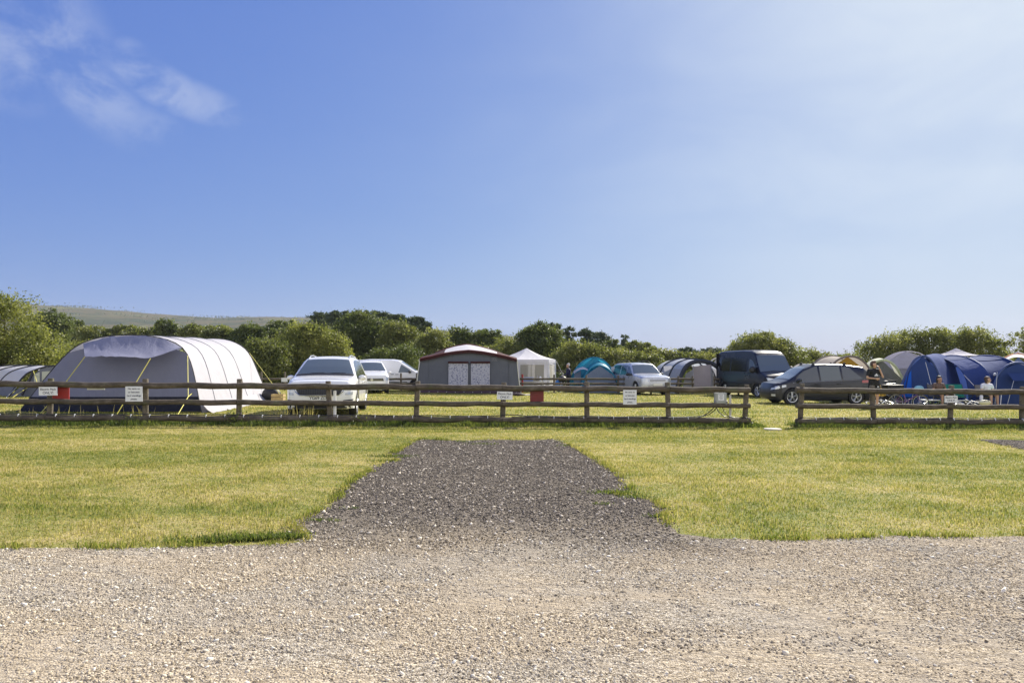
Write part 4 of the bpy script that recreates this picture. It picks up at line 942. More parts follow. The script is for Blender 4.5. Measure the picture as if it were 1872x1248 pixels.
c.line('door_seam', [(.08, .35), (.08, .96)]); c.line('door_seam', [(1.0, .42), (1.0, .93)]); c.line('sill_trim', [(-.9, .29), (.9, .29)], .035)
c.handles([(-.05, .88), (-.85, .89)]); m = MB()
for y in (-.40, .40): m.box((-.15, y, 1.12), (.1, .44, .5)).ball((-.15, y, 1.42), (.05, .12, .09))
MB().tube([(.62, .38 + .17 * math.cos(a), 1.02 + .17 * math.sin(a)) for a in np.linspace(0, 6.28, 18)], .012, 5).build('steering_wheel', M_TRIM, c.o)
m.build('seats', M_SEAT, c.o)

# --- white compact SUV behind
d = 37.0; g = on_ground(690, d)
c = Car('parked_car', 'white car with a wide dark grille, parked between the first white car and the van', (g.x - .75, d + 2, G(g.x, d + 2)), yaw_of(13), 4.4, 1.80,
        [(-2.2, 1.0), (-2.0, 1.15), (-1.6, 1.58), (-.5, 1.68), (.1, 1.66), (.45, 1.56), (1.1, 1.12), (1.5, 1.06), (1.9, .98), (2.2, .86)],
        [(-2.2, 1.02), (1.1, .97), (2.2, .92)], [(-1.3, .34), (1.3, .34)], WHITE, sill=.22)
c.glass('windscreen', 1.04, .44, M_GLASSL, .06, .09)
for a, b in ((.10, 1.0), (-.75, .05), (-1.5, -.80)): c.sidewin(a, b)
c.fpatch('grille', [(-.60, .66), (.60, .66), (.56, .80), (-.56, .80)], M_TRIM, .012); c.slats('grille_slats', .56, .66, .80, 2, M_CHROME)
MB().lathe([(0, 0), (.07, 0), (.075, -.012)], 'X', (c.fx(1, 0, .73, .03), 0, .73), 16).build('badge', M_CHROME, c.o)
for sy in (-1, 1):
    c.fpatch('headlight', [(sy * .60, .66), (sy * .86, .70), (sy * .875, .86), (sy * .60, .80)][::sy], M_LAMP, .012)
    c.fpatch('bumper_insert', [(sy * .55, .36), (sy * .82, .38), (sy * .82, .46), (sy * .60, .46)][::sy], M_TRIM, .010)
c.fpatch('lower_grille', [(-.5, .28), (.5, .28), (.5, .42), (-.5, .42)], M_TRIM, .012); c.plate(.54, None); c.mirrors(.80, 1.06, WHITE); c.rails(-1.4, .2, M_ALLOY, .03); c.wipers(1.08)

# --- white panel van behind, nose to the right
d = 42.5; g = on_ground(766, d)
c = Car('panel_van', 'white panel van parked sideways with its nose by the maroon trimmed tent', (g.x - 1.55, d, G(g.x, d) - .02), 0.0, 4.4, 1.79,
        [(-2.2, 1.62), (-2.1, 1.76), (-1.2, 1.83), (.1, 1.82), (.5, 1.76), (1.0, 1.45), (1.5, 1.13), (1.8, 1.04), (2.2, .86)],
        [(-2.2, 1.08), (1.2, 1.04), (2.2, .92)], [(-1.3, .33), (1.45, .33)], WHITE, sill=.2, tumble=.22, tail=.1)
c.sidewin(.50, 1.22, M_GLASSL, slope0=.15, head=.13); c.glass('windscreen', 1.44, .62, M_GLASSL, .12, .14); c.mirrors(1.15, 1.12, M_TRIM, 1.1)
c.line('door_seam', [(.28, .3), (.28, 1.68)]); c.line('door_seam', [(-.8, .3), (-.8, 1.7)]); c.line('side_moulding', [(-1.9, .55), (1.0, .55)], .02); c.handles([(.42, .98), (.14, .98)], M_TRIM)
for sy in (-1, 1): c.fpatch('headlight', [(sy * .5, .62), (sy * .85, .66), (sy * .85, .85), (sy * .55, .80)][::sy], M_LAMP, .01)

# --- silver off-roader
SILV = paint('silver_paint', (.50, .52, .56), .28, .35)
d = 39.0; g = on_ground(1186, d)
c = Car('parked_car', 'silver boxy off-road car with black roof rails behind the far fence', (7.12, d + 2.1, G(g.x, d) - .02), yaw_of(15), 4.45, 1.80,
        [(-2.22, 1.05), (-2.12, 1.30), (-2.0, 1.62), (-1.6, 1.70), (-.3, 1.72), (.15, 1.69), (.35, 1.60), (.95, 1.14), (1.1, 1.10), (1.6, 1.06), (1.95, 1.0), (2.22, .90)],
        [(-2.2, 1.05), (1.0, 1.02), (2.2, .95)], [(-1.32, .36), (1.32, .36)], SILV, sill=.27, tumble=.30)
c.glass('windscreen', .93, .34, M_GLASSL, .05, .08)
for a, b in ((.05, .88), (-.75, 0), (-1.8, -.85)): c.sidewin(a, b, M_GLASS, head=.12)
c.fpatch('grille', [(-.48, .74), (.48, .74), (.48, .86), (-.48, .86)], M_ALLOY, .012); c.slats('grille_slats', .46, .745, .855, 3, M_TRIM)
for sy in (-1, 1):
    c.fpatch('headlight', [(sy * .52, .70), (sy * .84, .72), (sy * .86, .90), (sy * .52, .88)][::sy], M_LAMP, .012)
    c.fpatch('fog_light', [(sy * .60, .44), (sy * .76, .44), (sy * .76, .52), (sy * .60, .52)][::sy], M_LAMP, .01)
c.fpatch('lower_grille', [(-.55, .34), (.55, .34), (.55, .50), (-.55, .50)], M_TRIM, .012); c.plate(.60, None); c.mirrors(.62, 1.10, M_TRIM, 1.2); c.rails(-1.8, .1, M_TRIM, .12); c.wipers(1.0)
c.line('sill_trim', [(-.85, .36), (.85, .36)], .07); c.line('door_seam', [(.02, .45), (.02, 1.02)]); c.handles([(-.1, .93), (-.85, .94)], M_TRIM)
g = on_ground(1127, 46)
c2 = Car('parked_car', 'dark silver car almost hidden behind the rear of the silver off-road car', (g.x + .4, 47.5, G(g.x, 46)), yaw_of(24), 4.2, 1.74,
        [(-2.1, .98), (-1.8, 1.25), (-1.4, 1.42), (0, 1.47), (.4, 1.38), (1.1, 1.0), (1.7, .9), (2.1, .75)], [(-2.1, .95), (2.1, .85)], [(-1.25, .31), (1.3, .31)], paint('grey_paint', (.25, .27, .30), .3, .3))
c2.glass('windscreen', 1.0, .42, M_GLASSL, .05, .08)
for a, b in ((.05, .95), (-.75, 0)): c2.sidewin(a, b)
for sy in (-1, 1): c2.fpatch('headlight', [(sy * .5, .58), (sy * .8, .60), (sy * .82, .74), (sy * .55, .70)][::sy], M_LAMP, .01)

# --- dark blue high roof van
NAVY = paint('navy_paint', (.006, .006, .014), .3, .0, .2)
d = 36.2; g = on_ground(1412, d)
c = Car('high_roof_van', 'dark navy high-roof van with tinted side panel, left of the dark grey family car', (g.x + .15, d + 2.8, G(g.x, d) - .03), yaw_of(13), 5.3, 1.95,
        [(-2.65, 2.22), (-2.6, 2.32), (-2.3, 2.40), (0, 2.43), (.75, 2.40), (1.1, 2.30), (1.3, 2.12), (1.62, 1.62), (1.86, 1.32), (1.95, 1.27), (2.25, 1.17), (2.5, 1.04), (2.65, .92)],
        [(-2.65, 1.28), (1.4, 1.24), (2.0, 1.10), (2.65, 1.0)], [(-1.55, .35), (1.62, .35)], NAVY, sill=.28, tumble=.115, tail=.08, nose=.42)
c.glass('windscreen', 1.85, 1.27, M_GLASSL, .03, .06)
c.sidewin(.78, 1.66, M_GLASS, head=.42); c.spatch('side_panel_glass', lambda u: (-1.0 + 1.6 * u, 1.32, 2.02), pbr('black_glass', (.006, .006, .009), .1, 0, .5), .004); c.spatch('side_panel_glass', lambda u: (-2.5 + 1.4 * u, 1.32, 2.02), pbr('black_glass', (.006, .006, .009)), .004)
c.fpatch('grille', [(-.42, .74), (.42, .74), (.55, .98), (-.55, .98)], M_TRIM, .012); c.slats('grille_slats', .46, .75, .97, 4, pbr('dark_chrome', (.2, .2, .22), .3, .8))
for sy in (-1, 1):
    c.fpatch('headlight', [(sy * .52, .80), (sy * .88, .90), (sy * .90, 1.04), (sy * .60, .99)][::sy], M_LAMP, .014)
    c.fpatch('bumper_insert', [(sy * .5, .42), (sy * .85, .46), (sy * .85, .60), (sy * .56, .58)][::sy], M_TRIM, .012)
c.fpatch('bumper', [(-.9, .30), (.9, .30), (.9, .66), (-.9, .66)], pbr('dark_bumper', (.03, .032, .04), .4), .02); c.plate(.50, None); c.mirrors(1.42, 1.42, M_TRIM, 1.6); c.wipers(1.88)
c.line('door_seam', [(.70, .4), (.70, 2.1)]); c.line('door_seam', [(-.95, .4), (-.95, 2.15)]); c.line('side_moulding', [(-1.05, .72), (1.1, .72)], .03); c.handles([(.86, 1.12), (.5, 1.12)], M_TRIM)
for k in range(4): MB().tube([(x, -.6 + .4 * k, c.surf(x, -.6 + .4 * k, .004)) for x in np.linspace(-2.3, .7, 10)], .014, 5).build('roof_rib', NAVY, c.o)
MB().tube([(.75, .35, 2.41), (.60, .37, 2.72)], .008, 5).build('aerial', M_TRIM, c.o)

# --- dark grey family car seen from its left side
GREY = paint('dark_grey_paint', (.020, .021, .026), .34, .1, .3)
d = 30.3; g = on_ground(1497, d)
c = Car('parked_car', 'dark grey family car side on with two black roof bar feet, facing left', (g.x + .02, d + .5, G(g.x, d) - .01), R(180 + 3), 4.24, 1.83,
        [(-2.12, .98), (-2.05, 1.06), (-1.90, 1.36), (-1.72, 1.54), (-1.0, 1.64), (-.2, 1.67), (.3, 1.64), (.75, 1.47), (1.15, 1.19), (1.5, 1.0), (1.8, .90), (2.12, .74)],
        [(-2.2, 1.06), (-1, .99), (.9, .90), (1.6, .83), (2.21, .72)], [(-1.33, .33), (1.33, .33)], GREY, sill=.2, nose=.36, tail=.22)
c.glass('windscreen', 1.42, .62, M_GLASSL, .07, .10); c.glass('rear_window', -2.08, -1.68, M_GLASS)
c.sidewin(.20, 1.22, M_GLASS, head=.085, slope1=.2); c.sidewin(-.72, .12, pbr('tinted_glass', (.07, .09, .09), .06, 0, .9, coat=.5), head=.085); c.sidewin(-1.62, -.80, M_GLASS, head=.10, slope0=.5)
c.line('window_trim', [(-1.7, 1.035), (-.7, .99), (.9, .925), (1.3, .90)], .006, M_ALLOY)
for x in (.32, -.98):
    for sy in (-1, 1):
        y = sy * (c.sec(x)[6][0] - .02); z = c.surf(x, y); MB().box((x, y, z + .045), (.13, .06, .10), taper=.45).build('roof_bar_foot', M_TRIM, c.o, smooth=False)
for sy in (-1, 1):
    c.spatch('headlight', lambda u: (1.58 + .44 * u, .76 - .10 * u - .02, .80 - .06 * u + .02), M_LAMP, .006, (sy,)); c.fpatch('headlight', [(sy * .55, .60), (sy * .86, .66), (sy * .86, .74), (sy * .60, .69)][::sy], M_LAMP, .012)
    c.spatch('tail_light', lambda u: (-1.98 + .42 * u, .90, 1.02 - .02 * u), M_REDL, .006, (sy,)); c.fpatch('tail_light', [(sy * .55, .86), (sy * .86, .86), (sy * .84, .98), (sy * .58, .98)][::sy], M_REDL, .02, sg=-1)
    c.fpatch('fog_light', [(sy * .62, .36), (sy * .78, .36), (sy * .78, .44), (sy * .62, .44)][::sy], M_LAMP, .01)
c.fpatch('lower_grille', [(-.5, .28), (.5, .28), (.5, .50), (-.5, .50)], M_TRIM, .012); c.plate(.52, None, mat=M_PLATEY, sg=-1); c.mirrors(1.08, 1.0, GREY)
for x in (.15, -.78): c.line('door_seam', [(x, .27), (x, .98 if x < 0 else .93)])
c.line('door_seam', [(1.10, .33), (1.08, .88)]); c.line('body_crease', [(-1.8, .86), (0, .80), (1.1, .76)], .007, GREY); c.line('sill_trim', [(-.9, .25), (.9, .25)], .03)
c.handles([(-.60, .86), (.30, .84)]); m = MB()
for y in (-.40, .40):
    for x in (-.15, -1.0): m.box((x, y, .95), (.12, .46, .5)).ball((x, y, 1.27), (.05, .12, .09))
m.build('seats', M_SEAT, c.o)
# ================================================================= TENTS
def resample(pts, n):
    pts = [Vector(p) for p in pts]; L = [0]
    for a, b in zip(pts, pts[1:]): L.append(L[-1] + (b - a).length)
    out = []
    for i in range(n):
        q = L[-1] * i / (n - 1); k = 0
        while k < len(L) - 2 and L[k + 1] < q: k += 1
        out.append(pts[k].lerp(pts[k + 1], (q - L[k]) / max(1e-9, L[k + 1] - L[k])))
    return out
def smooth_pts(pts, it=1):
    pts = [Vector(p) for p in pts]
    for _ in range(it):
        q = [pts[0]]
        for a, b in zip(pts, pts[1:]): q += [a.lerp(b, .25), a.lerp(b, .75)]
        pts = q + [pts[-1]]
    return pts
def frame(d, pts, ground=True, n=33):
    """an arch: photo points as seen d metres away, optionally with own depth"""
    f = smooth_pts([P(p[0], p[1], p[2] if len(p) > 2 else d) for p in pts], 2); f = resample(f, n)
    if ground:
        for q in (f[0], f[-1]): q.z = G(q.x, q.y)
    return f
def skin(frames, sub=4, sag=.03, seed=1, wr=.012):
    rows = []; rr = Vector((seed * 3.7, 0, 0))
    for i in range(len(frames) - 1):
        a, b = frames[i], frames[i + 1]; ca = sum(a, Vector()) / len(a); cb = sum(b, Vector()) / len(b)
        for k in range(sub + (i == len(frames) - 2)):
            t_ = k / sub; c = ca.lerp(cb, t_); s = sag * math.sin(math.pi * t_); row = []
            for j, (p, q) in enumerate(zip(a, b)):
                v = p.lerp(q, t_); e = math.sin(math.pi * j / (len(a) - 1)); v = v + (c - v) * s * e; nv = noise.noise(v * 1.7 + rr); v = v + (v - c).normalized() * wr * nv * e * 2; row.append(v)
            rows.append(row)
    return rows
def gable(fr, z0, z1, nz=9, nx=16, bulge=.0, seed=1, fwd=(0, -1, 0), wr=.02):
    """wall that closes an arch between two heights (metres above ground)"""
    top = max(range(len(fr)), key=lambda i: fr[i].z); Lf, Rt = fr[:top + 1], fr[top:][::-1]; zmax = fr[top].z; rows = []
    def at(side, z):
        for a, b in zip(side, side[1:]):
            if a.z <= z <= b.z + 1e-9: return a.lerp(b, (z - a.z) / max(1e-9, b.z - a.z))
        return side[-1].copy() if z > side[-1].z else side[0].copy()
    for i in range(nz + 1):
        h = z0 + (z1 - z0) * i / nz; gl = fr[0].z; z = min(zmax, gl + h); a, b = at(Lf, z), at(Rt, z); row = []
        for j in range(nx + 1):
            u = j / nx; v = a.lerp(b, u); k = math.sin(math.pi * u) * math.sin(math.pi * min(1, (z - gl) / (zmax - gl)))
            v = v + Vector(fwd) * (bulge * k + wr * k * noise.noise(v * 1.6 + Vector((seed, seed, 0)))); row.append(v)
        rows.append(row)
    return rows
def poles(o, frames, r, mat, name='pole', out=.012):
    for f in frames:
        c = sum(f, Vector()) / len(f); MB().tube([p + (p - c).normalized() * out for p in f], r, 7).build(name, mat, o, world=True)
def guy(o, a, b, mat, r=.009, name='guy_line', peg=True):
    MB().tube([a, b], r, 5).build(name, mat, o, world=True)
def TT(name, label, px, d, cat='tent'): return thing(name, label, cat, on_ground(px, d))
M_YEL = pbr('yellow_cord', (.60, .55, .10), .6); M_CORD = pbr('pale_cord', (.55, .55, .5), .6); M_POLEK = pbr('black_sleeve', (.025, .025, .032), .6)
F_ROOF = fabric('pale_grey_cloth', (.60, .59, .63), .35, wrinkle=.35, wscale=1.2); F_FRONT = fabric('slate_cloth', (.21, .22, .30), .25, wrinkle=.35, wscale=.8, stretch=(1, 1, .5))
F_NAVYG = fabric('navy_groundsheet', (.009, .011, .022), .0, .6, wrinkle=.4, wscale=1.6, stretch=(1.6, 1, .5)); F_CAN = fabric('canopy_cloth', (.31, .32, .43), .35, wrinkle=.25, wscale=1.6, stretch=(1.6, 1, .4))
F_MUD = fabric('mud_flap', (.42, .41, .42), .1, wrinkle=.3, wscale=3, stretch=(2, 2, .4))
# ---------- big grey tunnel tent
o = TT('tunnel_tent', 'big grey tunnel tent with navy base, pale canopy flap and yellow guy lines', 200, 21)
f0 = frame(21.0, [(28, 762, 20.3), (62, 718, 20.6), (100, 670, 20.9), (135, 634), (170, 619), (212, 613), (265, 613), (305, 620), (335, 634), (350, 664, 20.9), (360, 712, 20.7), (369, 762, 20.4)])
f4 = frame(29.0, [(284, 729), (298, 692), (312, 657), (333, 634), (362, 622), (391, 618), (416, 621), (440, 630), (456, 645), (468, 672), (480, 702), (494, 731)])
mid = lambda a, b, t_: [p.lerp(q, t_) for p, q in zip(a, b)]
fr = [f0, mid(f0, f4, .18), mid(f0, f4, .40), mid(f0, f4, .64), f4]
MB().grid(skin(fr, 5, .035, 1)).build('outer_tent', F_ROOF, o, world=True)
poles(o, [fr[1], fr[2], fr[3]], .010, pbr('grey_sleeve', (.34, .34, .37), .7)); poles(o, [f0, f4], .014, M_POLEK)
MB().grid(gable(f0, .40, 9, 14, 22, .10, 3)).build('front_wall', F_FRONT, o, world=True)
MB().grid(gable(f0, .0, .40, 5, 22, .10, 3, wr=.05)).build('base_skirt', F_NAVYG, o, world=True)
MB().grid(gable(f4, 0, 9, 8, 12, -.1, 5)).build('rear_wall', F_FRONT, o, world=True)
A = [P(152, 628, 20.9), P(200, 615, 20.95), P(255, 613, 20.95), P(300, 619, 20.95), P(331, 634, 20.9)]; B = [P(155, 652, 20.0), P(190, 651, 19.9), P(235, 652, 19.9), P(275, 655, 20.0), P(328, 636, 20.7)]
A, B = resample(A, 22), resample(B, 22); rows = []
for i in range(9):
    t_ = i / 8; rows.append([a.lerp(b, t_) + Vector((0, 0, -.10 * math.sin(math.pi * t_) * math.sin(math.pi * j / 21) + .03 * noise.noise(Vector((j * .9, i * .35, 2))))) for j, (a, b) in enumerate(zip(A, B))])
MB().grid(rows).build('canopy', F_CAN, o, world=True)
for a, b in (((155, 652, 20.0), (110, 712, 19.3)), ((275, 655, 20.0), (213, 758, 18.7)), ((343, 650, 20.9), (344, 725, 20.1)), ((344, 725, 20.1), (322, 763, 18.4)), ((344, 725, 20.1), (352, 718, 20.7))):
    guy(o, P(*a), P(*b), M_YEL, .011)
guy(o, P(110, 712, 19.3), P(68, 763, 18.3), M_YEL, .009)
for a, b in (((456, 645, 29), (506, 712, 27)), ((478, 700, 29), (510, 706, 28)), ((506, 712, 27), (520, 735, 26))): guy(o, P(*a), P(*b), M_YEL, .011)
MB().grid([[f0[-1].lerp(f4[-1], u) + Vector((-.02, 0, .30 - .02 * noise.noise(Vector((u * 9, 0, 0))))) for u in np.linspace(0, 1, 30)], [f0[-1].lerp(f4[-1], u) + Vector((.16 + .07 * noise.noise(Vector((u * 11, 3, 0))), 0, .10 + .05 * noise.noise(Vector((u * 17, 5, 0))))) for u in np.linspace(0, 1, 30)], [f0[-1].lerp(f4[-1], u) + Vector((.30 + .10 * noise.noise(Vector((u * 13, 8, 0))), 0, .012)) for u in np.linspace(0, 1, 30)]]).build('mud_flap', F_MUD, o, world=True)
o = TT('wooden_crate', 'small pale wooden crate on the grass between the grey tent and white car', 509, 26, 'crate'); m = MB()
for k in range(3): m.box((0, -.15, .06 + .12 * k), (.42, .02, .09)).box((0, .15, .06 + .12 * k), (.42, .02, .09)).box((-.2, 0, .06 + .12 * k), (.02, .3, .09)).box((.2, 0, .06 + .12 * k), (.02, .3, .09))
m.build('slats', pbr('pine_wood', (.50, .36, .16), .7, var=.2), o, smooth=False)
o = TT('holdall', 'black holdall bag lying by the rear corner of the grey tent', 496, 27.5, 'bag'); rows = []
MB().ball((0, 0, .26), (.36, .28, .30), 14, 9).build('bag_body', pbr('black_nylon', (.015, .015, .017), .6, bump=.5, bscale=8), o)
MB().tube([(-.18, -.1, .5), (-.1, -.14, .62), (.1, -.14, .62), (.18, -.1, .5)], .015, 6).build('handle', M_BLACK, o)

# ---------- small awning at far left
F_AWN = fabric('awning_grey', (.16, .17, .20), .2, wrinkle=.4); F_WIN = pbr('pvc_window', (.36, .38, .30), .15, spec=.7)
F_ROOFW = fabric('white_roof_cloth', (.66, .66, .70), .35, wrinkle=.3)
o = TT('awning', 'low awning with white roof and black poles at the far left edge', 30, 31)
fa = frame(30, [(12, 731, 29.5), (28, 708, 29.6), (46, 684), (62, 677), (78, 672), (92, 669), (112, 669), (130, 675), (142, 690), (150, 731)])
fb = frame(33.0, [(-72, 727), (-58, 705), (-40, 684), (-20, 674), (0, 670), (24, 668), (48, 669), (70, 674), (84, 690), (96, 727)])
fr = [fb, mid(fb, fa, .3), mid(fb, fa, .62), fa]
sk = skin(fr, 4, .03, 2); w = len(fa); MB().grid([r_[:6] for r_ in sk]).grid([r_[-6:] for r_ in sk]).build('side_wall', F_AWN, o, world=True)
MB().grid([r_[5:-5] for r_ in sk]).build('roof', F_ROOFW, o, world=True); poles(o, fr, .035, M_POLEK)
MB().grid(gable(fa, 0, 9, 8, 14, .03, 4)).build('front_wall', F_AWN, o, world=True)
def quad(o, name, cs, mat, n=6, off=0.0, world=True):
    a, b, c_, d_ = [Vector(q) for q in cs]; g = [[(a.lerp(b, i / n)).lerp(d_.lerp(c_, i / n), j / n) + Vector((0, off, 0)) for i in range(n + 1)] for j in range(n + 1)]
    return MB().grid(g).build(name, mat, o, world=world)
quad(o, 'window', [P(66, 684, 29.5), P(76, 680, 29.5), P(76, 706, 29.4), P(66, 706, 29.4)], F_WIN, off=-.12); quad(o, 'window', [P(80, 679, 29.5), P(98, 678, 29.5), P(98, 706, 29.4), P(80, 706, 29.4)], F_WIN, off=-.12)
guy(o, P(61, 678, 29.8), P(68, 700, 28.5), M_YEL, .012); guy(o, P(60, 702, 29.6), P(20, 728, 27.9), M_YEL, .01); guy(o, P(34, 704, 29.6), P(10, 728, 28.3), M_CORD, .01)
MB().tube([P(61, 680, 29.75), P(54, 694, 29.6), P(40, 722, 29.5)], .05, 8).build('front_strut', M_POLEK, o, world=True)

# ---------- maroon trimmed trailer tent
M_MAROON = fabric('maroon_cloth', (.045, .013, .016), .1, wrinkle=.2); F_TRAIL = fabric('dark_slate_canvas', (.115, .125, .155), .12, wrinkle=.5, wscale=1.2, stretch=(1, 1, .15)); F_WHITE = fabric('white_canvas', (.70, .69, .72), .3, wrinkle=.3)
o = TT('trailer_tent', 'wide dark grey frame tent with maroon roof edge and two curtained windows', 858, 38.6); d0, d1 = 38.6, 42.2
top = [(768, 655), (790, 650.5), (810, 645.5), (835, 641.5), (858, 639.5), (882, 642), (905, 646), (928, 651), (945, 656)]
back = [(775, 652), (795, 646), (812, 639), (833, 633), (855, 629.5), (878, 634), (899, 640), (922, 649), (944, 654)]
T = resample([P(a, b, d0) for a, b in top], 25); K = resample([P(a, b, d1) for a, b in back], 25)
n = len(T); bl = [on_ground(761 + (952 - 761) * i / (n - 1), d0 - .15) + Vector((0, 0, .02)) for i in range(n)]
rows = [[a.lerp(b, t_) + Vector((0, .03 * noise.noise(Vector((a.x * 1.5, t_ * 3, 1))), 0)) for a, b in zip(bl, T)] for t_ in np.linspace(.07, 1, 10)]
MB().grid(rows).build('front_wall', F_TRAIL, o, world=True)
roofrow = [[a.lerp(b, t_) + Vector((0, 0, .05 * math.sin(math.pi * t_))) for a, b in zip(T, K)] for t_ in np.linspace(0, 1, 8)]
MB().grid([[p + Vector((0, 0, .004)) for p in r_[6:20]] for r_ in roofrow]).build('roof', F_WHITE, o, world=True)
MB().grid([r_[:7] for r_ in roofrow]).grid([r_[19:] for r_ in roofrow]).build('roof_side', M_MAROON, o, world=True)
fr_ = [p + Vector((0, -.16, -.01)) for p in T]
MB().grid([T, fr_]).grid([fr_, [p + Vector((0, 0, -.15)) for p in fr_]]).build('roof_edge', M_MAROON, o, world=True); MB().tube([p + Vector((0, -.165, 0)) for p in T], .014, 5).build('edge_piping', pbr('pink_piping', (.28, .09, .08), .6), o, world=True)
MB().tube([p + Vector((0, 0, .03)) for p in K[3:23]], .03, 6).build('roof_piping', pbr('red_piping', (.13, .035, .032), .6), o, world=True)
kb = [on_ground(775 + (944 - 775) * i / (n - 1), d1) for i in range(n)]
MB().grid([[bl[0], kb[0]], [T[0], K[0]]]).build('side_wall', F_TRAIL, o, world=True); MB().grid([[bl[-1], kb[-1]], [T[-1], K[-1]]]).build('side_wall', F_TRAIL, o, world=True); MB().grid([kb, K]).build('rear_wall', F_TRAIL, o, world=True)
MB().grid([[p + Vector((0, -.02, .16)) for p in bl], [p + Vector((0, -.10, 0)) for p in bl]]).build('mud_flap', pbr('dark_maroon_pvc', (.035, .012, .016), .5), o, world=True)
m = MB()
for i in range(1, n - 1, 2): m.ball(bl[i] + Vector((0, -.12, .06)), .022, 6, 4)
m.build('eyelets', M_CORD, o, world=True)
M_CURT = bpy.data.materials.new('patterned_curtain'); M_CURT.use_nodes = True; t = NT(M_CURT.node_tree); b = t.N['Principled BSDF']
tcn = t.n('ShaderNodeTexCoord').outputs['Object']; vo = t.n('ShaderNodeTexVoronoi'); t.put(vo.inputs['Vector'], t.scale(tcn, (1, 1, 2.2))); vo.inputs['Scale'].default_value = 8
t.L.new(t.mix(t.maprange(t.math('ADD', vo.outputs['Distance'], t.math('MULTIPLY', t.noise(tcn, 22, 3, .7), .5)), .42, .66), (.05, .06, .15), (.38, .39, .47)), b.inputs['Base Color']); b.inputs['Roughness'].default_value = .8
for x0, x1 in ((820, 855.5), (861, 895.5)):
    q = quad(o, 'window', [P(x0, 661, d0 - .12), P(x1, 661, d0 - .12), P(x1, 707, d0 - .2), P(x0, 707, d0 - .2)], pbr('clear_pvc', (.10, .11, .14), .12, spec=.7), off=.02)
    a, c_ = P(x0, 663, d0 - .12), P(x1, 705, d0 - .18); g = []
    for i in range(9):
        g.append([(a.x + (c_.x - a.x) * j / 20, a.y + (c_.y - a.y) * i / 8 - .02 + .018 * math.sin(j * 1.9), a.z + (c_.z - a.z) * i / 8) for j in range(21)])
    im = MB().grid(g).build('curtain', M_CURT, q, world=True)
    MB().box(((a.x + c_.x) / 2, a.y - .05, a.z + .02), (c_.x - a.x + .05, .04, .10)).build('pelmet', M_MAROON, q, world=True, smooth=False)
MB().tube([P(768, 655, d0 - .1), P(763, 690, d0 - .1), bl[0]], .028, 6).build('edge_pole', M_CORD, o, world=True); MB().tube([P(945, 656, d0 - .1), P(948, 690, d0 - .1), bl[-1]], .022, 6).build('edge_pole', M_CORD, o, world=True)
for px in (783, 930): MB().tube([P(px, 652, d0 - .02), P(px, 706, d0 - .14)], .012, 5).build('seam', pbr('seam_grey', (.09, .10, .12), .8), o, world=True)
m = MB(); e = P(904, 656, d0 - .1)
for k in range(3): m.tube([e + Vector(((k - 1) * .085 + .045 * math.cos(a), -.02, .05 * math.sin(a) * 1.4)) for a in np.linspace(0, 6.28, 12)], .007, 4)
m.tube([e + Vector((-.15, -.02, -.10)), e + Vector((.15, -.02, -.10))], .007, 4).build('emblem', pbr('emblem_grey', (.22, .22, .24), .7), o, world=True)
# low grey sheet right of the tent front
o = TT('doormat', 'pale grey mat beside the right front corner of the dark grey frame tent', 958, 37, 'mat'); MB().box((0, 0, .03), (1.0, .5, .02)).build('mat', pbr('grey_mat', (.45, .44, .46), .8, var=.1), o, smooth=False)
o = TT('tent_bag', 'long flat dark bag beside the front of the dark grey frame tent', 944, 36, 'bag'); MB().ball((0, 0, .07), (.42, .14, .075), 14, 7).build('bag_body', pbr('dark_red_nylon', (.03, .012, .014), .6, bump=.4), o); MB().tube([(-.1, -.12, .1), (-.06, -.15, .16), (.06, -.15, .16), (.1, -.12, .1)], .01, 5).build('handle', M_BLACK, o)

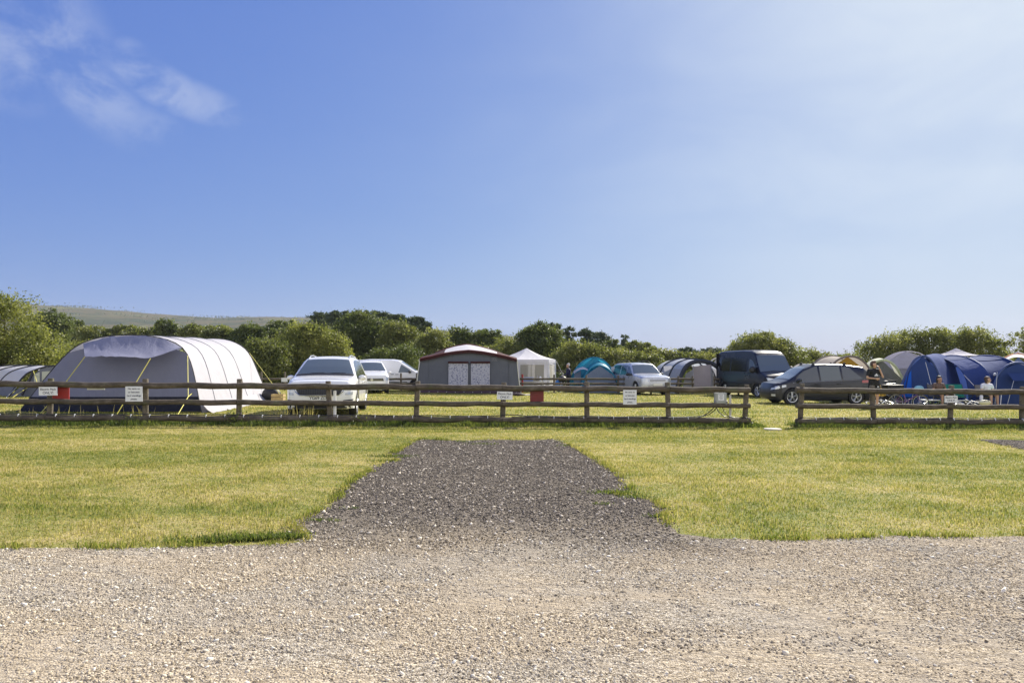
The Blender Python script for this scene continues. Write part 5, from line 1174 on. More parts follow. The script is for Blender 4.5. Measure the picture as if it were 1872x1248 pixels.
# ---------- white gazebo
o = TT('gazebo', 'white hexagonal gazebo with pale mesh windows between two tents', 971, 43); c0 = on_ground(958, 44.6)
M_MESH = bpy.data.materials.new('pale_mesh'); M_MESH.use_nodes = True; t = NT(M_MESH.node_tree); b = t.N['Principled BSDF']; b.inputs['Base Color'].default_value = (.38, .36, .30, 1); b.inputs['Alpha'].default_value = .78; b.inputs['Roughness'].default_value = .9
rad = 2.0; zt_ = P(0, 657, 43.4).z; za = P(0, 635.5, 43.4).z; ang = [R(-105 + 60 * k) for k in range(6)]
cr = [Vector((c0.x + rad * math.cos(a), c0.y + rad * math.sin(a), c0.z)) for a in ang]; ap = Vector((c0.x + .15, c0.y, za))
for k in range(6):
    a, b2 = cr[k], cr[(k + 1) % 6]; A2, B2 = Vector((a.x, a.y, zt_)), Vector((b2.x, b2.y, zt_)); mm = (A2 + B2) / 2; g = []
    for i in range(7):
        t_ = i / 6; g.append([A2.lerp(B2, u).lerp(ap, t_) + Vector((0, 0, -.10 * math.sin(math.pi * t_) * 1)) for u in np.linspace(0, 1, 7)])
    MB().grid(g).build('roof_panel', F_WHITE, o, world=True)
    MB().grid([[A2, B2], [A2 + Vector((0, 0, -.17)), B2 + Vector((0, 0, -.17))]]).build('valance', F_WHITE, o, world=True)
    MB().tube([a, A2], .025, 8).build('leg', M_WHITEP, o, world=True)
    off = (Vector((c0.x, c0.y, 0)) - Vector((mm.x, mm.y, 0))).normalized() * .02
    lo, hi = zt_ - .17, zt_ - .17
    W = lambda u, z: Vector((a.x + (b2.x - a.x) * u, a.y + (b2.y - a.y) * u, z)) + off
    zb_, zw0, zw1 = c0.z + .03, c0.z + .55, zt_ - .30
    if k != 99:
        m = MB()
        for (u0, u1, q0, q1) in ((0, .14, zb_, hi), (.86, 1, zb_, hi), (.14, .86, zw1, hi), (.14, .86, zb_, zw0)):
            m.grid([[W(u0 + (u1 - u0) * i / 4, q0 + (q1 - q0) * j / 4) + off * (1.5 * math.sin(j + i * 2 + k)) for i in range(5)] for j in range(5)])
        m.build('side_panel', F_WHITE, o, world=True)
        MB().grid([[W(.14, zw0), W(.86, zw0)], [W(.14, zw1), W(.86, zw1)]]).build('mesh_window', M_MESH, o, world=True)
MB().tube([(c0.x + .05, c0.y - .9, c0.z), (c0.x + .05, c0.y - .9, zt_)], .02, 6).build('centre_pole', M_TRIM, o, world=True)
guy(o, P(1017, 660, 43.4), P(1032, 690, 42.5), M_CORD, .008)

# ---------- teal dome tent
F_TEAL = fabric('teal_cloth', (.03, .24, .36), .35, .45, wrinkle=.3, tcol=(.05, .42, .60)); F_TEALG = fabric('blue_grey_cloth', (.19, .23, .31), .25, wrinkle=.3); M_TEALP = pbr('teal_sleeve', (.015, .20, .32), .5)
o = TT('dome_tent', 'teal dome tent with a round blue grey front porch behind the far fence', 1090, 43)
g0 = frame(43.5, [(1040, 712), (1043, 692), (1056, 668), (1072, 656), (1088, 652.5), (1104, 658), (1118, 674), (1126, 694), (1131, 712)])
g1 = frame(46.0, [(1052, 710), (1056, 690), (1066, 670), (1080, 658), (1092, 655), (1106, 660), (1117, 674), (1124, 694), (1128, 710)])
g2 = frame(47.4, [(1074, 709), (1076, 698), (1082, 690), (1088, 686), (1094, 686), (1100, 688), (1106, 694), (1110, 700), (1112, 709)])
MB().grid(skin([g0, g1, g2], 4, -.02, 3)).build('outer_tent', F_TEAL, o, world=True); MB().grid(gable(g0, 0, 9, 9, 14, .1, 6)).build('front_wall', F_TEAL, o, world=True); quad(o, 'window', [P(1050, 683, 43.2), P(1062, 677, 43.2), P(1061, 703, 43.2), P(1048, 703, 43.2)], F_TEALG, off=-.12); poles(o, [g0, g1], .04, M_TEALP)
p0 = frame(42.0, [(1064, 715, 41.8), (1066, 696), (1074, 679), (1086, 669.5), (1098, 667.5), (1112, 674), (1122, 686), (1129, 700), (1132, 715, 41.8)]); p1 = frame(43.6, [(1056, 712), (1062, 692), (1072, 673), (1086, 662), (1097, 660), (1109, 665), (1120, 680), (1127, 696), (1131, 712)])
MB().grid(skin([p0, p1], 4, .0, 4)).build('porch', F_TEAL, o, world=True); MB().grid(gable(p0, 0, 9, 9, 14, .05, 8)).build('porch_wall', F_TEALG, o, world=True); poles(o, [p0], .035, M_TEALP)
sl = resample([P(1048, 679, 43.2), P(1056, 673, 43.0), P(1066, 670, 42.9), P(1074, 674, 42.8)], 10); MB().grid([[p for p in sl], [p + Vector((.02, -.25, -.12)) for p in sl]]).build('window_hood', F_ROOFW, o, world=True)
MB().tube([P(1131, 686, 43), P(1137, 712, 42.4)], .05, 6).build('side_flap', F_WHITE, o, world=True)

# ---------- grey inflatable awning left of the van
F_LG = fabric('light_grey_cloth', (.42, .42, .46), .35, wrinkle=.5); F_BEAM = fabric('charcoal_beam', (.045, .05, .065), .0, .6, wrinkle=.1); F_STRIPE = fabric('pale_blue_roof', (.50, .54, .62), .4, wrinkle=.4, wscale=3)
o = TT('awning_tent', 'grey inflatable awning with thick charcoal arches, left of the navy van', 1275, 40)
h0 = frame(42.6, [(1236, 712, 42.4), (1243, 688), (1252, 668), (1266, 660), (1282, 657.5), (1300, 661), (1316, 672), (1326, 690), (1334, 712, 42.4)])
h1 = frame(46.2, [(1200, 712), (1204, 690), (1213, 668), (1226, 660), (1244, 655.5), (1264, 656), (1284, 664), (1294, 690), (1300, 712)])
h2 = frame(48.8, [(1190, 710), (1193, 692), (1199, 672), (1210, 663), (1228, 657.5), (1246, 657), (1264, 664), (1274, 690), (1280, 710)])
sk = skin([h2, h1, mid(h1, h0, .5), h0], 4, .03, 5); MB().grid([r_[8:-8] for r_ in sk]).build('roof', F_STRIPE, o, world=True); MB().grid([r_[:9] for r_ in sk]).grid([r_[-9:] for r_ in sk]).build('side_wall', F_LG, o, world=True)
poles(o, [h0], .13, F_BEAM, 'air_beam', -.05); poles(o, [h1, mid(h1, h0, .5)], .075, F_BEAM, 'air_beam', .0)
quad(o, 'side_panel', [P(1211, 669, 45.6), P(1226, 668, 44.8), P(1232, 705, 44.4), P(1218, 706, 45.2)], F_LG, off=-.3)
MB().grid(gable(frame(44.6, [(1246, 712), (1250, 694), (1256, 675), (1268, 668), (1282, 666), (1296, 669), (1308, 680), (1314, 696), (1318, 712)]), 0, 9, 8, 12, .06, 9)).build('inner_wall', F_LG, o, world=True)
quad(o, 'hanging_panel', [P(1268, 670, 42.9), P(1300, 666, 42.4), P(1302, 706, 42.3), P(1268, 706, 42.8)], fabric('pink_grey_cloth', (.40, .36, .38), .3, wrinkle=.5))
for px in (1267, 1300): MB().tube([P(px, 668, 42.4), P(px + 1, 711, 42.3)], .03, 6).build('pole', F_LG, o, world=True)
guy(o, P(1302, 672, 42.2), P(1310, 711, 41.6), M_CORD, .012)
# pale caravan roof / tent behind van
o = TT('white_tent', 'pale peaked tent roof just showing behind the grey awning, left of the navy van', 1312, 50)
w0 = frame(50, [(1288, 712), (1290, 672), (1298, 658), (1310, 652), (1324, 651.5), (1338, 654), (1350, 664), (1354, 712)]); w1 = frame(52.5, [(1290, 711), (1293, 674), (1300, 660), (1312, 653), (1324, 652), (1337, 656), (1346, 666), (1349, 711)])
MB().grid(skin([w0, w1], 4, .02, 6)).build('roof', F_WHITE, o, world=True); MB().grid(gable(w0, 0, 9, 8, 10, .05, 3)).build('front_wall', F_LG, o, world=True)
o = TT('white_tent', 'low white tent glinting in the gap between the navy van and the grey car', 1462, 41)
w0 = frame(41, [(1436, 716), (1440, 690), (1448, 672), (1458, 664.5), (1470, 663.5), (1484, 668), (1494, 684), (1500, 716)]); w1 = frame(44, [(1440, 713), (1444, 690), (1451, 674), (1460, 667), (1471, 666), (1483, 670), (1491, 686), (1495, 713)])
MB().grid(skin([w0, w1], 4, .02, 7)).build('roof', F_WHITE, o, world=True); MB().grid(gable(w0, 0, 9, 8, 10, .05, 3)).build('front_wall', F_WHITE, o, world=True)

# ---------- beige tunnel tent behind the dark grey car
F_BEIGE = fabric('beige_cloth', (.47, .42, .36), .4, wrinkle=.4, wscale=2); F_ORANGE = fabric('ochre_cloth', (.52, .33, .06), .45, wrinkle=.4, tcol=(.75, .50, .08)); M_BROWNP = pbr('brown_sleeve', (.20, .16, .13), .7); F_SAND = fabric('sand_cloth', (.45, .40, .28), .4)
o = TT('tunnel_tent', 'beige two arch tunnel tent with ochre porch behind the dark grey car', 1535, 35)
b0 = frame(34.0, [(1506, 720), (1510, 696), (1520, 668), (1535, 655), (1553, 650.5), (1570, 654), (1586, 668), (1597, 690), (1604, 720)])
b1 = frame(37.5, [(1462, 716), (1470, 690), (1482, 670), (1498, 656), (1516, 650.5), (1534, 652), (1552, 664), (1562, 690), (1568, 716)])
b2 = frame(41.0, [(1455, 713), (1462, 692), (1474, 676), (1490, 664), (1506, 660), (1524, 661), (1540, 670), (1550, 692), (1556, 713)])
MB().grid(skin([b2, b1, b0], 5, .07, 8)).build('outer_tent', F_BEIGE, o, world=True); poles(o, [b0, b1], .045, M_BROWNP)
MB().grid(gable(mid(b0, b1, .25), 0, 1.35, 8, 12, .02, 4)).build('inner_wall', fabric('taupe_cloth', (.16, .15, .13), .2), o, world=True); MB().grid(gable(mid(b0, b1, .12), 1.3, 9, 8, 12, .02, 4)).build('porch_lining', F_ORANGE, o, world=True)
MB().grid(gable(b2, 0, 9, 8, 12, -.1, 4)).build('rear_wall', F_BEIGE, o, world=True)
e0, e1, e2 = P(1600, 688, 33.4), P(1621, 724, 32.6), P(1590, 724, 32.9); MB().grid([[e0.lerp(e2, t_) for t_ in np.linspace(0, 1, 6)], [e0.lerp((e1 + e2) / 2, t_) + Vector((0, -.08 * t_, 0)) for t_ in np.linspace(0, 1, 6)], [e0.lerp(e1, t_) for t_ in np.linspace(0, 1, 6)]]).build('door_flap', F_ORANGE, o, world=True)

# ---------- lime edged small tent
F_LIME = fabric('lime_cloth', (.62, .64, .52), .4, wrinkle=.3); F_MESHD = fabric('grey_mesh_cloth', (.20, .21, .22), .2, wrinkle=.5, wscale=3)
o = TT('dome_tent', 'small pale tent with lime edging and grey mesh front left of the blue tent', 1612, 36)
l0 = frame(35.0, [(1566, 717), (1575, 690), (1590, 668), (1606, 659), (1622, 658), (1638, 670), (1650, 692), (1660, 717)])
l1 = frame(38.5, [(1560, 714), (1568, 688), (1582, 664), (1598, 655), (1612, 654), (1626, 662), (1638, 684), (1646, 714)])
MB().grid(skin([l1, l0], 4, .02, 9)).build('outer_tent', F_LIME, o, world=True); MB().grid(gable(mid(l0, l1, .1), 0, 9, 9, 14, .0, 10)).build('mesh_wall', F_MESHD, o, world=True); poles(o, [l0], .06, fabric('lime_trim', (.68, .72, .46), .2))
# ---------- grey white dome behind
F_LAV = fabric('lavender_cloth', (.46, .45, .54), .35, wrinkle=.7, wscale=2.2, stretch=(.4, 1, 1)); F_LAVD = fabric('dull_lavender_cloth', (.27, .27, .33), .25, wrinkle=.4)
o = TT('dome_tent', 'big pale lavender tent standing behind the lime edged and blue tents', 1650, 42)
v0 = frame(41.0, [(1578, 714), (1590, 686), (1606, 664), (1624, 649), (1645, 641.5), (1668, 641), (1692, 648), (1712, 668), (1730, 714)])
v1 = frame(45.5, [(1598, 711), (1608, 686), (1622, 664), (1638, 650), (1655, 643), (1672, 643), (1690, 650), (1706, 668), (1718, 711)])
sk = skin([v0, v1], 6, -.02, 10); MB().grid(sk).build('outer_tent', F_LAV, o, world=True); MB().grid(gable(v0, 0, 1.52, 8, 16, .03, 11)).build('front_wall', F_LAVD, o, world=True); MB().grid(gable(v0, 1.52, 9, 6, 16, .12, 12)).build('canopy_front', F_LAV, o, world=True)
MB().grid(gable(v1, 0, 9, 8, 12, -.1, 4)).build('rear_wall', F_LAVD, o, world=True)

# ---------- big blue tent
F_BLUE = fabric('royal_blue_cloth', (.036, .066, .19), .22, .9, wrinkle=.35, wscale=1.0, tcol=(.06, .11, .38)); F_BLUEL = fabric('pale_blue_cloth', (.060, .100, .27), .32, .9, wrinkle=.6, wscale=1.2, tcol=(.12, .19, .48), stretch=(1.6, 1, .6)); F_BLUEB = fabric('bright_blue_door', (.02, .14, .60), .5, wrinkle=.4, tcol=(.03, .25, .95))
M_BLUEP = pbr('blue_sleeve', (.04, .07, .20), .5)
o = TT('family_tent', 'huge blue multi-room tent with rounded pods on the right', 1755, 32)
u0 = frame(30.6, [(1636, 731), (1648, 704), (1660, 678), (1671, 658), (1684, 650), (1697, 653), (1709, 668), (1718, 690), (1727, 712), (1736, 731)])
u1 = frame(33.8, [(1658, 726), (1668, 704), (1677, 676), (1687, 655), (1702, 646), (1722, 646), (1740, 656), (1750, 680), (1757, 704), (1764, 726)])
MB().grid(skin([u0, mid(u0, u1, .5), u1], 5, .03, 11, .02)).build('left_pod', F_BLUEL, o, world=True); MB().grid(gable(u0, 0, 9, 12, 16, .12, 13)).build('pod_wall', F_BLUE, o, world=True); poles(o, [u0], .045, M_BLUEP)
# body: arches running right from the pod; each arch crosses front to back
def cross(px, dfront, dback, zt_, lean=0.0, n=21):
    out = []
    for j in range(n):
        a = math.pi * j / (n - 1); dd = (dfront + dback) / 2 - (dback - dfront) / 2 * math.cos(a); h = zt_ * math.sin(a) ** .62; x = (px - CX) / F * ((dfront + dback) / 2) + lean * math.sin(a)
        out.append(Vector((x, dd, G(x, dd) + h)))
    return out
X = [cross(1705, 31.2, 36.5, 2.02), cross(1738, 31.0, 37, 2.12), cross(1768, 31.2, 37, 2.02), cross(1800, 31.0, 37, 2.14), cross(1840, 31.2, 36.5, 1.90), cross(1880, 31.2, 36, 1.70), cross(1930, 31.4, 35, 1.3)]
MB().grid(skin(X, 4, .05, 12, .03), flip=True).build('main_body', F_BLUE, o, world=True); poles(o, [X[1], X[3]], .05, M_BLUEP)
sk = skin(X[:4], 4, .05, 12, .03); MB().grid([[p + Vector((0, -.02, .02)) for p in r_[7:15]] for r_ in sk], flip=True).build('roof', F_BLUE, o, world=True)
MB().grid([[Vector(p) + Vector((0, -.06, .0)) for p in r_[1:9]] for r_ in skin(X[:2], 6, .05, 12, .03)], flip=True).build('side_panel', F_BLUEL, o, world=True)
y0 = frame(29.3, [(1810, 735), (1816, 708), (1824, 686), (1838, 669), (1856, 662.5), (1876, 665), (1894, 680), (1908, 704), (1916, 735)])
y1 = frame(32.5, [(1812, 728), (1820, 700), (1828, 680), (1842, 664), (1858, 659), (1874, 661), (1890, 675), (1902, 700), (1908, 728)])
MB().grid(skin([y0, y1], 4, .02, 13)).build('right_pod', F_BLUE, o, world=True); MB().grid(gable(y0, 0, 9, 12, 16, .10, 14)).build('pod_wall', F_BLUE, o, world=True); poles(o, [y0], .04, M_BLUEP)
s0 = [P(1842, 682, 29.1), P(1853, 696, 28.75), P(1890, 696, 28.75), P(1890, 682, 29.1)]; quad(o, 'window_flap', [s0[0], s0[3], s0[2], s0[1]], F_BLUE)
quad(o, 'door_panel', [P(1659, 684, 30.35), P(1663, 676, 30.4), P(1664, 725, 30.2), P(1651, 725, 30.2)], F_BLUEB, off=-.12)
quad(o, 'door_panel', [P(1655, 690, 30.5), P(1658, 684, 30.5), P(1650, 725, 30.3), P(1642, 727, 30.3)], F_BLUEB, off=-.05)
for a, b in (((1692, 662, 30.3), (1706, 716, 28.9)), ((1762, 685, 30.9), (1782, 706, 29.8)), ((1823, 680, 29.1), (1819, 738, 28.0)), ((1853, 696, 28.75), (1842, 738, 27.6)), ((1696, 700, 30), (1700, 714, 29.4))): guy(o, P(*a), P(*b), M_CORD, .010)
# white peaked gazebo behind
o = TT('gazebo', 'pointed lavender white gazebo peak rising behind the blue tent', 1748, 41); c0 = on_ground(1748, 41)
ap = P(1748, 636, 41); e = P(1748, 650, 41).z
for k in range(4):
    a0, a1 = R(45 + 90 * k + 8), R(135 + 90 * k + 8); A2 = Vector((c0.x + 1.5 * math.cos(a0), 41 + 1.5 * math.sin(a0), e)); B2 = Vector((c0.x + 1.5 * math.cos(a1), 41 + 1.5 * math.sin(a1), e))
    MB().grid([[A2.lerp(B2, u).lerp(ap, t_) + Vector((0, 0, -.12 * math.sin(math.pi * t_))) for u in np.linspace(0, 1, 6)] for t_ in np.linspace(0, 1, 7)]).build('roof_panel', F_LAV, o, world=True); MB().tube([(A2.x, A2.y, c0.z), A2], .03, 6).build('leg', M_WHITEP, o, world=True)
o = TT('tent', 'white and blue tent with an orange trimmed peak at the far right edge', 1858, 40)
z0 = frame(39.5, [(1822, 716), (1826, 684), (1834, 662), (1848, 654), (1860, 652), (1874, 654), (1890, 664), (1900, 684), (1904, 716)]); z1 = frame(42, [(1816, 713), (1820, 684), (1830, 658), (1846, 650), (1858, 646), (1874, 649), (1890, 658), (1898, 680), (1902, 713)])
MB().grid(skin([z0, z1], 4, .03, 15)).build('roof', F_WHITE, o, world=True); MB().grid(gable(z0, 0, 9, 8, 12, .05, 3)).build('front_wall', fabric('mid_blue_cloth', (.10, .15, .32), .3), o, world=True); poles(o, [z1], .05, pbr('orange_trim', (.62, .20, .04), .6), 'trim')
MB().tube([P(1848, 650, 42), P(1860, 643.5, 42), P(1872, 648, 42)], .05, 6).build('peak', F_WHITE, o, world=True)
# ================================================================= PEOPLE
def skinmat(name, c): 
    m = pbr(name, c, .5, var=.06, vscale=8); b = m.node_tree.nodes['Principled BSDF']; b.inputs['Subsurface Weight'].default_value = .08; b.inputs['Subsurface Radius'].default_value = (.02, .008, .004); return m
M_SKIN = skinmat('skin', (.52, .32, .22)); M_SKIN2 = skinmat('tanned_skin', (.40, .23, .15))
def blob(name, caps, mat, parent, vox=.011, sm=2):
    """one continuous surface from tapered limb volumes"""
    m = MB()
    for (a, b, ra, rb) in caps:
        a, b = Vector(a), Vector(b); d_ = b - a; L_ = max(d_.length, 1e-5); n = max(2, int(L_ / (min(ra, rb) * .6)) + 1)
        m.tube([a.lerp(b, i / n) for i in range(n + 1)], [ra + (rb - ra) * i / n for i in range(n + 1)], 10); m.ball(a, ra, 10, 7); m.ball(b, rb, 10, 7)
    me = bpy.data.meshes.new('tmp'); me.from_pydata(m.v, [], m.f); ob = bpy.data.objects.new('tmp', me); col.objects.link(ob)
    r_ = ob.modifiers.new('r', 'REMESH'); r_.mode = 'VOXEL'; r_.voxel_size = vox; r_.use_smooth_shade = True
    s_ = ob.modifiers.new('s', 'SMOOTH'); s_.iterations = sm; s_.factor = .5
    dg = bpy.context.evaluated_depsgraph_get(); me2 = bpy.data.meshes.new_from_object(ob.evaluated_get(dg)); bpy.data.objects.remove(ob)
    me2.materials.clear(); me2.materials.append(mat); me2.shade_smooth(); me2.name = name; o = bpy.data.objects.new(name, me2); col.objects.link(o); o.parent = parent; return o
def V3(*a): return Vector(a)
def hand(wr, dirv, palm_n, s=1.0, curl=.5):
    """palm, four fingers of different lengths and a thumb from the side of the palm"""
    d_ = Vector(dirv).normalized(); n = Vector(palm_n); n = (n - d_ * n.dot(d_)).normalized(); sd = d_.cross(n); w = Vector(wr); caps = []
    for k in (-.026, -.009, .009, .024): caps.append((w + sd * k * s * .7, w + (d_ * .085 + sd * k) * s, .017 * s, .014 * s))
    for k, ln in ((-.028, .060), (-.0095, .075), (.0095, .070), (.027, .052)):
        p0 = w + (d_ * .085 + sd * k) * s; p1 = p0 + (d_ * math.cos(curl * .5) + n * math.sin(curl * .5)) * ln * .5 * s; p2 = p1 + (d_ * math.cos(curl * 1.3) + n * math.sin(curl * 1.3)) * ln * .5 * s
        caps += [(p0, p1, .0095 * s, .0088 * s), (p1, p2, .0088 * s, .0072 * s)]
    t0 = w + (d_ * .03 - sd * .030) * s; t1 = t0 + (d_ * .032 - sd * .026 + n * .012) * s; t2 = t1 + (d_ * .026 - sd * .006 + n * .014) * s
    return caps + [(t0, t1, .012 * s, .011 * s), (t1, t2, .011 * s, .009 * s)]
def head(c, face, s=1.0):
    """skull, jaw, nose, ears; face = forward direction"""
    f = Vector(face).normalized(); u = V3(0, 0, 1); r_ = f.cross(u).normalized(); c = Vector(c)
    caps = [(c + (u * .035 - f * .02) * s, c + (u * .04 + f * .015) * s, .083 * s, .078 * s), (c + (-u * .045 + f * .030) * s, c + (u * .0 + f * .025) * s, .055 * s, .068 * s), (c + (-u * .085 + f * .058) * s, c + (-u * .06 + f * .05) * s, .026 * s, .036 * s),
            (c + (u * .015 + f * .088) * s, c + (-u * .020 + f * .108) * s, .010 * s, .016 * s), (c + (u * .035 + f * .080 + r_ * .03) * s, c + (u * .035 + f * .080 - r_ * .03) * s, .014 * s, .014 * s), (c + (-u * .050 + f * .083 + r_ * .018) * s, c + (-u * .050 + f * .083 - r_ * .018) * s, .010 * s, .010 * s)]
    for q in (-1, 1): caps.append((c + (r_ * .080 * q + u * .015) * s, c + (r_ * .084 * q - u * .018) * s, .018 * s, .012 * s))
    return caps
def face_bits(o, c, face, s=1.0):
    f = Vector(face).normalized(); u = V3(0, 0, 1); r_ = f.cross(u).normalized(); c = Vector(c); m = MB()
    for q in (-1, 1): m.ball(c + (r_ * .030 * q + u * .018 + f * .084) * s, .011 * s, 8, 6)
    m.build('eyes', pbr('eye_dark', (.02, .015, .012), .2), o); MB().ball(c + (-u * .050 + f * .090) * s, (.020 * s, .006 * s, .006 * s), 10, 6).build('mouth', pbr('lips', (.35, .12, .10), .5), o)
def hair(o, c, face, mat, length=.0, s=1.0, extra=()):
    f = Vector(face).normalized(); u = V3(0, 0, 1); r_ = f.cross(u).normalized(); c = Vector(c)
    caps = [(c + (u * .060 - f * .035) * s, c + (u * .072 + f * .010) * s, .086 * s, .072 * s), (c + (u * .01 - f * .045) * s, c + (u * .06 - f * .04) * s, .078 * s, .084 * s)]
    if length > 0:
        for q in (-1, 0, 1): caps.append((c + (r_ * .06 * q - f * .05) * s, c + (r_ * .07 * q - f * .06 - u * length) * s, .045 * s, .03 * s))
    caps += [(c + Vector(a), c + Vector(b), ra, rb) for a, b, ra, rb in extra]
    return blob('hair', caps, mat, o, .010, 1)
M_HAIRB = pbr('brown_hair', (.09, .05, .028), .6, var=.3, vscale=20, bump=.6, bscale=60); M_HAIRD = pbr('dark_hair', (.025, .018, .014), .55, var=.3, vscale=20, bump=.6, bscale=60); M_HAIRG = pbr('grey_hair', (.45, .43, .40), .6, bump=.5, bscale=60)
M_TEEB = pbr('black_cotton', (.012, .012, .014), .85, bump=.5, bscale=14); M_WT = pbr('white_cotton', (.72, .73, .78), .8, bump=.5, bscale=14); M_PRINT = pbr('brown_print', (.14, .09, .07), .8, var=.5, vscale=25, bump=.4); M_SHOE = pbr('trainer', (.5, .5, .5), .6); M_NAVYC = pbr('navy_cotton', (.02, .02, .06), .85, bump=.5, bscale=14); M_DENIM = pbr('dark_denim', (.03, .04, .08), .85, bump=.4)
M_LOGO = pbr('print_white', (.72, .73, .76), .7)
# --- standing youth in black shirt behind the right fence; body faces the camera, head turned to the viewer's right, hand at the cheek
d = 27.6; q = on_ground(1598, d); o = thing('person', 'person in black t-shirt with white stripe print and black shorts, one hand at the cheek', 'person', q)
hc = V3(-.03, -.02, 1.60); fd = V3(.85, -.5, -.12); s = 1.0
L_, R_ = V3(.19, .01, 1.40), V3(-.19, .01, 1.40)      # shoulders: viewer right, viewer left
eR, wR = V3(-.27, -.02, 1.13), V3(-.02, -.19, 1.10); eL, wL = V3(.27, -.12, 1.16), V3(.13, -.15, 1.46)
body = [(V3(0, .02, 1.40), V3(0, -.005, 1.52), .060, .052), (V3(-.09, .02, 1.36), V3(.09, .02, 1.36), .10, .10), (V3(0, .02, 1.30), V3(0, .01, .98), .125, .115), (V3(-.07, .01, .93), V3(.07, .01, .93), .115, .115),
        (R_, eR, .052, .040), (eR, wR, .038, .027), (L_, eL, .052, .040), (eL, wL, .038, .027),
        (V3(-.10, .01, .90), V3(-.115, -.01, .48), .088, .058), (V3(-.115, -.01, .48), V3(-.12, .03, .10), .056, .036), (V3(.10, .01, .90), V3(.12, -.01, .48), .088, .058), (V3(.12, -.01, .48), V3(.125, .03, .10), .056, .036)]
body += head(hc, fd) + hand(wR, (1, -.05, -.02), (0, 1, 0), 1, .5) + hand(wL, (-.35, .05, .9), (-.8, .4, .2), 1, .9)
blob('body', body, M_SKIN, o, .009, 2); face_bits(o, hc, fd); hair(o, hc, fd, M_HAIRB, .02, extra=[(V3(-.03, 0, .12), V3(.04, -.02, .13), .05, .045)])
tee = [(V3(-.10, .02, 1.36), V3(.10, .02, 1.36), .118, .118), (V3(0, .02, 1.30), V3(0, .01, .92), .150, .148), (V3(-.07, .02, 1.15), V3(-.08, .01, .90), .115, .125), (V3(.07, .02, 1.15), V3(.08, .01, .90), .115, .125), (R_, R_.lerp(eR, .62), .068, .062), (L_, L_.lerp(eL, .62), .068, .062), (V3(0, .02, 1.40), V3(0, .005, 1.45), .085, .070)]
blob('t_shirt', tee, M_TEEB, o, .011, 2)
sh = [(V3(-.07, .01, .92), V3(.07, .01, .92), .130, .130), (V3(-.10, .01, .88), V3(-.115, -.01, .60), .112, .105), (V3(.10, .01, .88), V3(.12, -.01, .60), .112, .105)]; blob('shorts', sh, M_TEEB, o, .011, 1)
for x in (-.12, .125): blob('shoe', [(V3(x, .05, .05), V3(x, -.13, .035), .048, .038), (V3(x, .05, .07), V3(x, .04, .1), .042, .038)], M_SHOE, o, .009, 1)
# three slanted bars of rising height over a thin line of print
m = MB()
for k, hh in enumerate((.035, .065, .095)):
    x0 = -.085 + k * .045; yb = -.150
    m.add([(x0, yb, 1.205), (x0 + .036, yb, 1.205), (x0 + .036 - hh * .55 + .0, yb + .0, 1.205 + hh), (x0 - hh * .55 + .012, yb, 1.205 + hh * .72)], [(0, 1, 2, 3)])
for v in range(len(m.v)): m.v[v] = (m.v[v][0] + .03, -.163 + .10 * (m.v[v][2] - 1.2), m.v[v][2])
m.box((0, -.164, 1.190), (.15, .002, .012)).build('shirt_print', M_LOGO, o, smooth=False); MB().box((.07, -.158, .80), (.055, .003, .04)).build('shorts_print', M_LOGO, o, smooth=False)

# --- seated people by the blue tent
def chair(label, p, mat, rot=0.0, name='camp_chair', wd=.52, group=None):
    o = thing(name, label, 'chair', p, rot, group); rr = []
    g = [[(-wd / 2 + wd * i / 8, -.22 + .44 * j / 6, .40 - .05 * math.sin(math.pi * i / 8) * math.sin(math.pi * j / 6) + .03 * (1 - j / 6)) for i in range(9)] for j in range(7)]; MB().grid(g).build('seat', mat, o)
    g = [[(-wd / 2 + wd * i / 8, .22 + .14 * j / 6 + .05 * math.sin(math.pi * i / 8), .42 + .46 * j / 6) for i in range(9)] for j in range(7)]; MB().grid(g).build('backrest', mat, o)
    for sx in (-1, 1):
        x = sx * wd / 2; MB().tube([(x, -.26, 0), (x, .25, .42)], .012, 6).build('leg', M_TRIM, o); MB().tube([(x, .28, 0), (x, -.22, .42), (x, -.22, .62)], .012, 6).build('leg', M_TRIM, o)
        MB().tube([(x, .22, .40), (x, .37, .90)], .012, 6).build('back_post', M_TRIM, o); MB().box((x, -.02, .63), (.05, .46, .015)).build('armrest', mat, o)
    return o
M_GREENC = fabric('green_nylon', (.012, .16, .13), .15, wrinkle=.3); M_GREYC = fabric('grey_nylon', (.12, .12, .13), .1); M_GREENT = pbr('pale_green_top', (.20, .48, .26), .5)
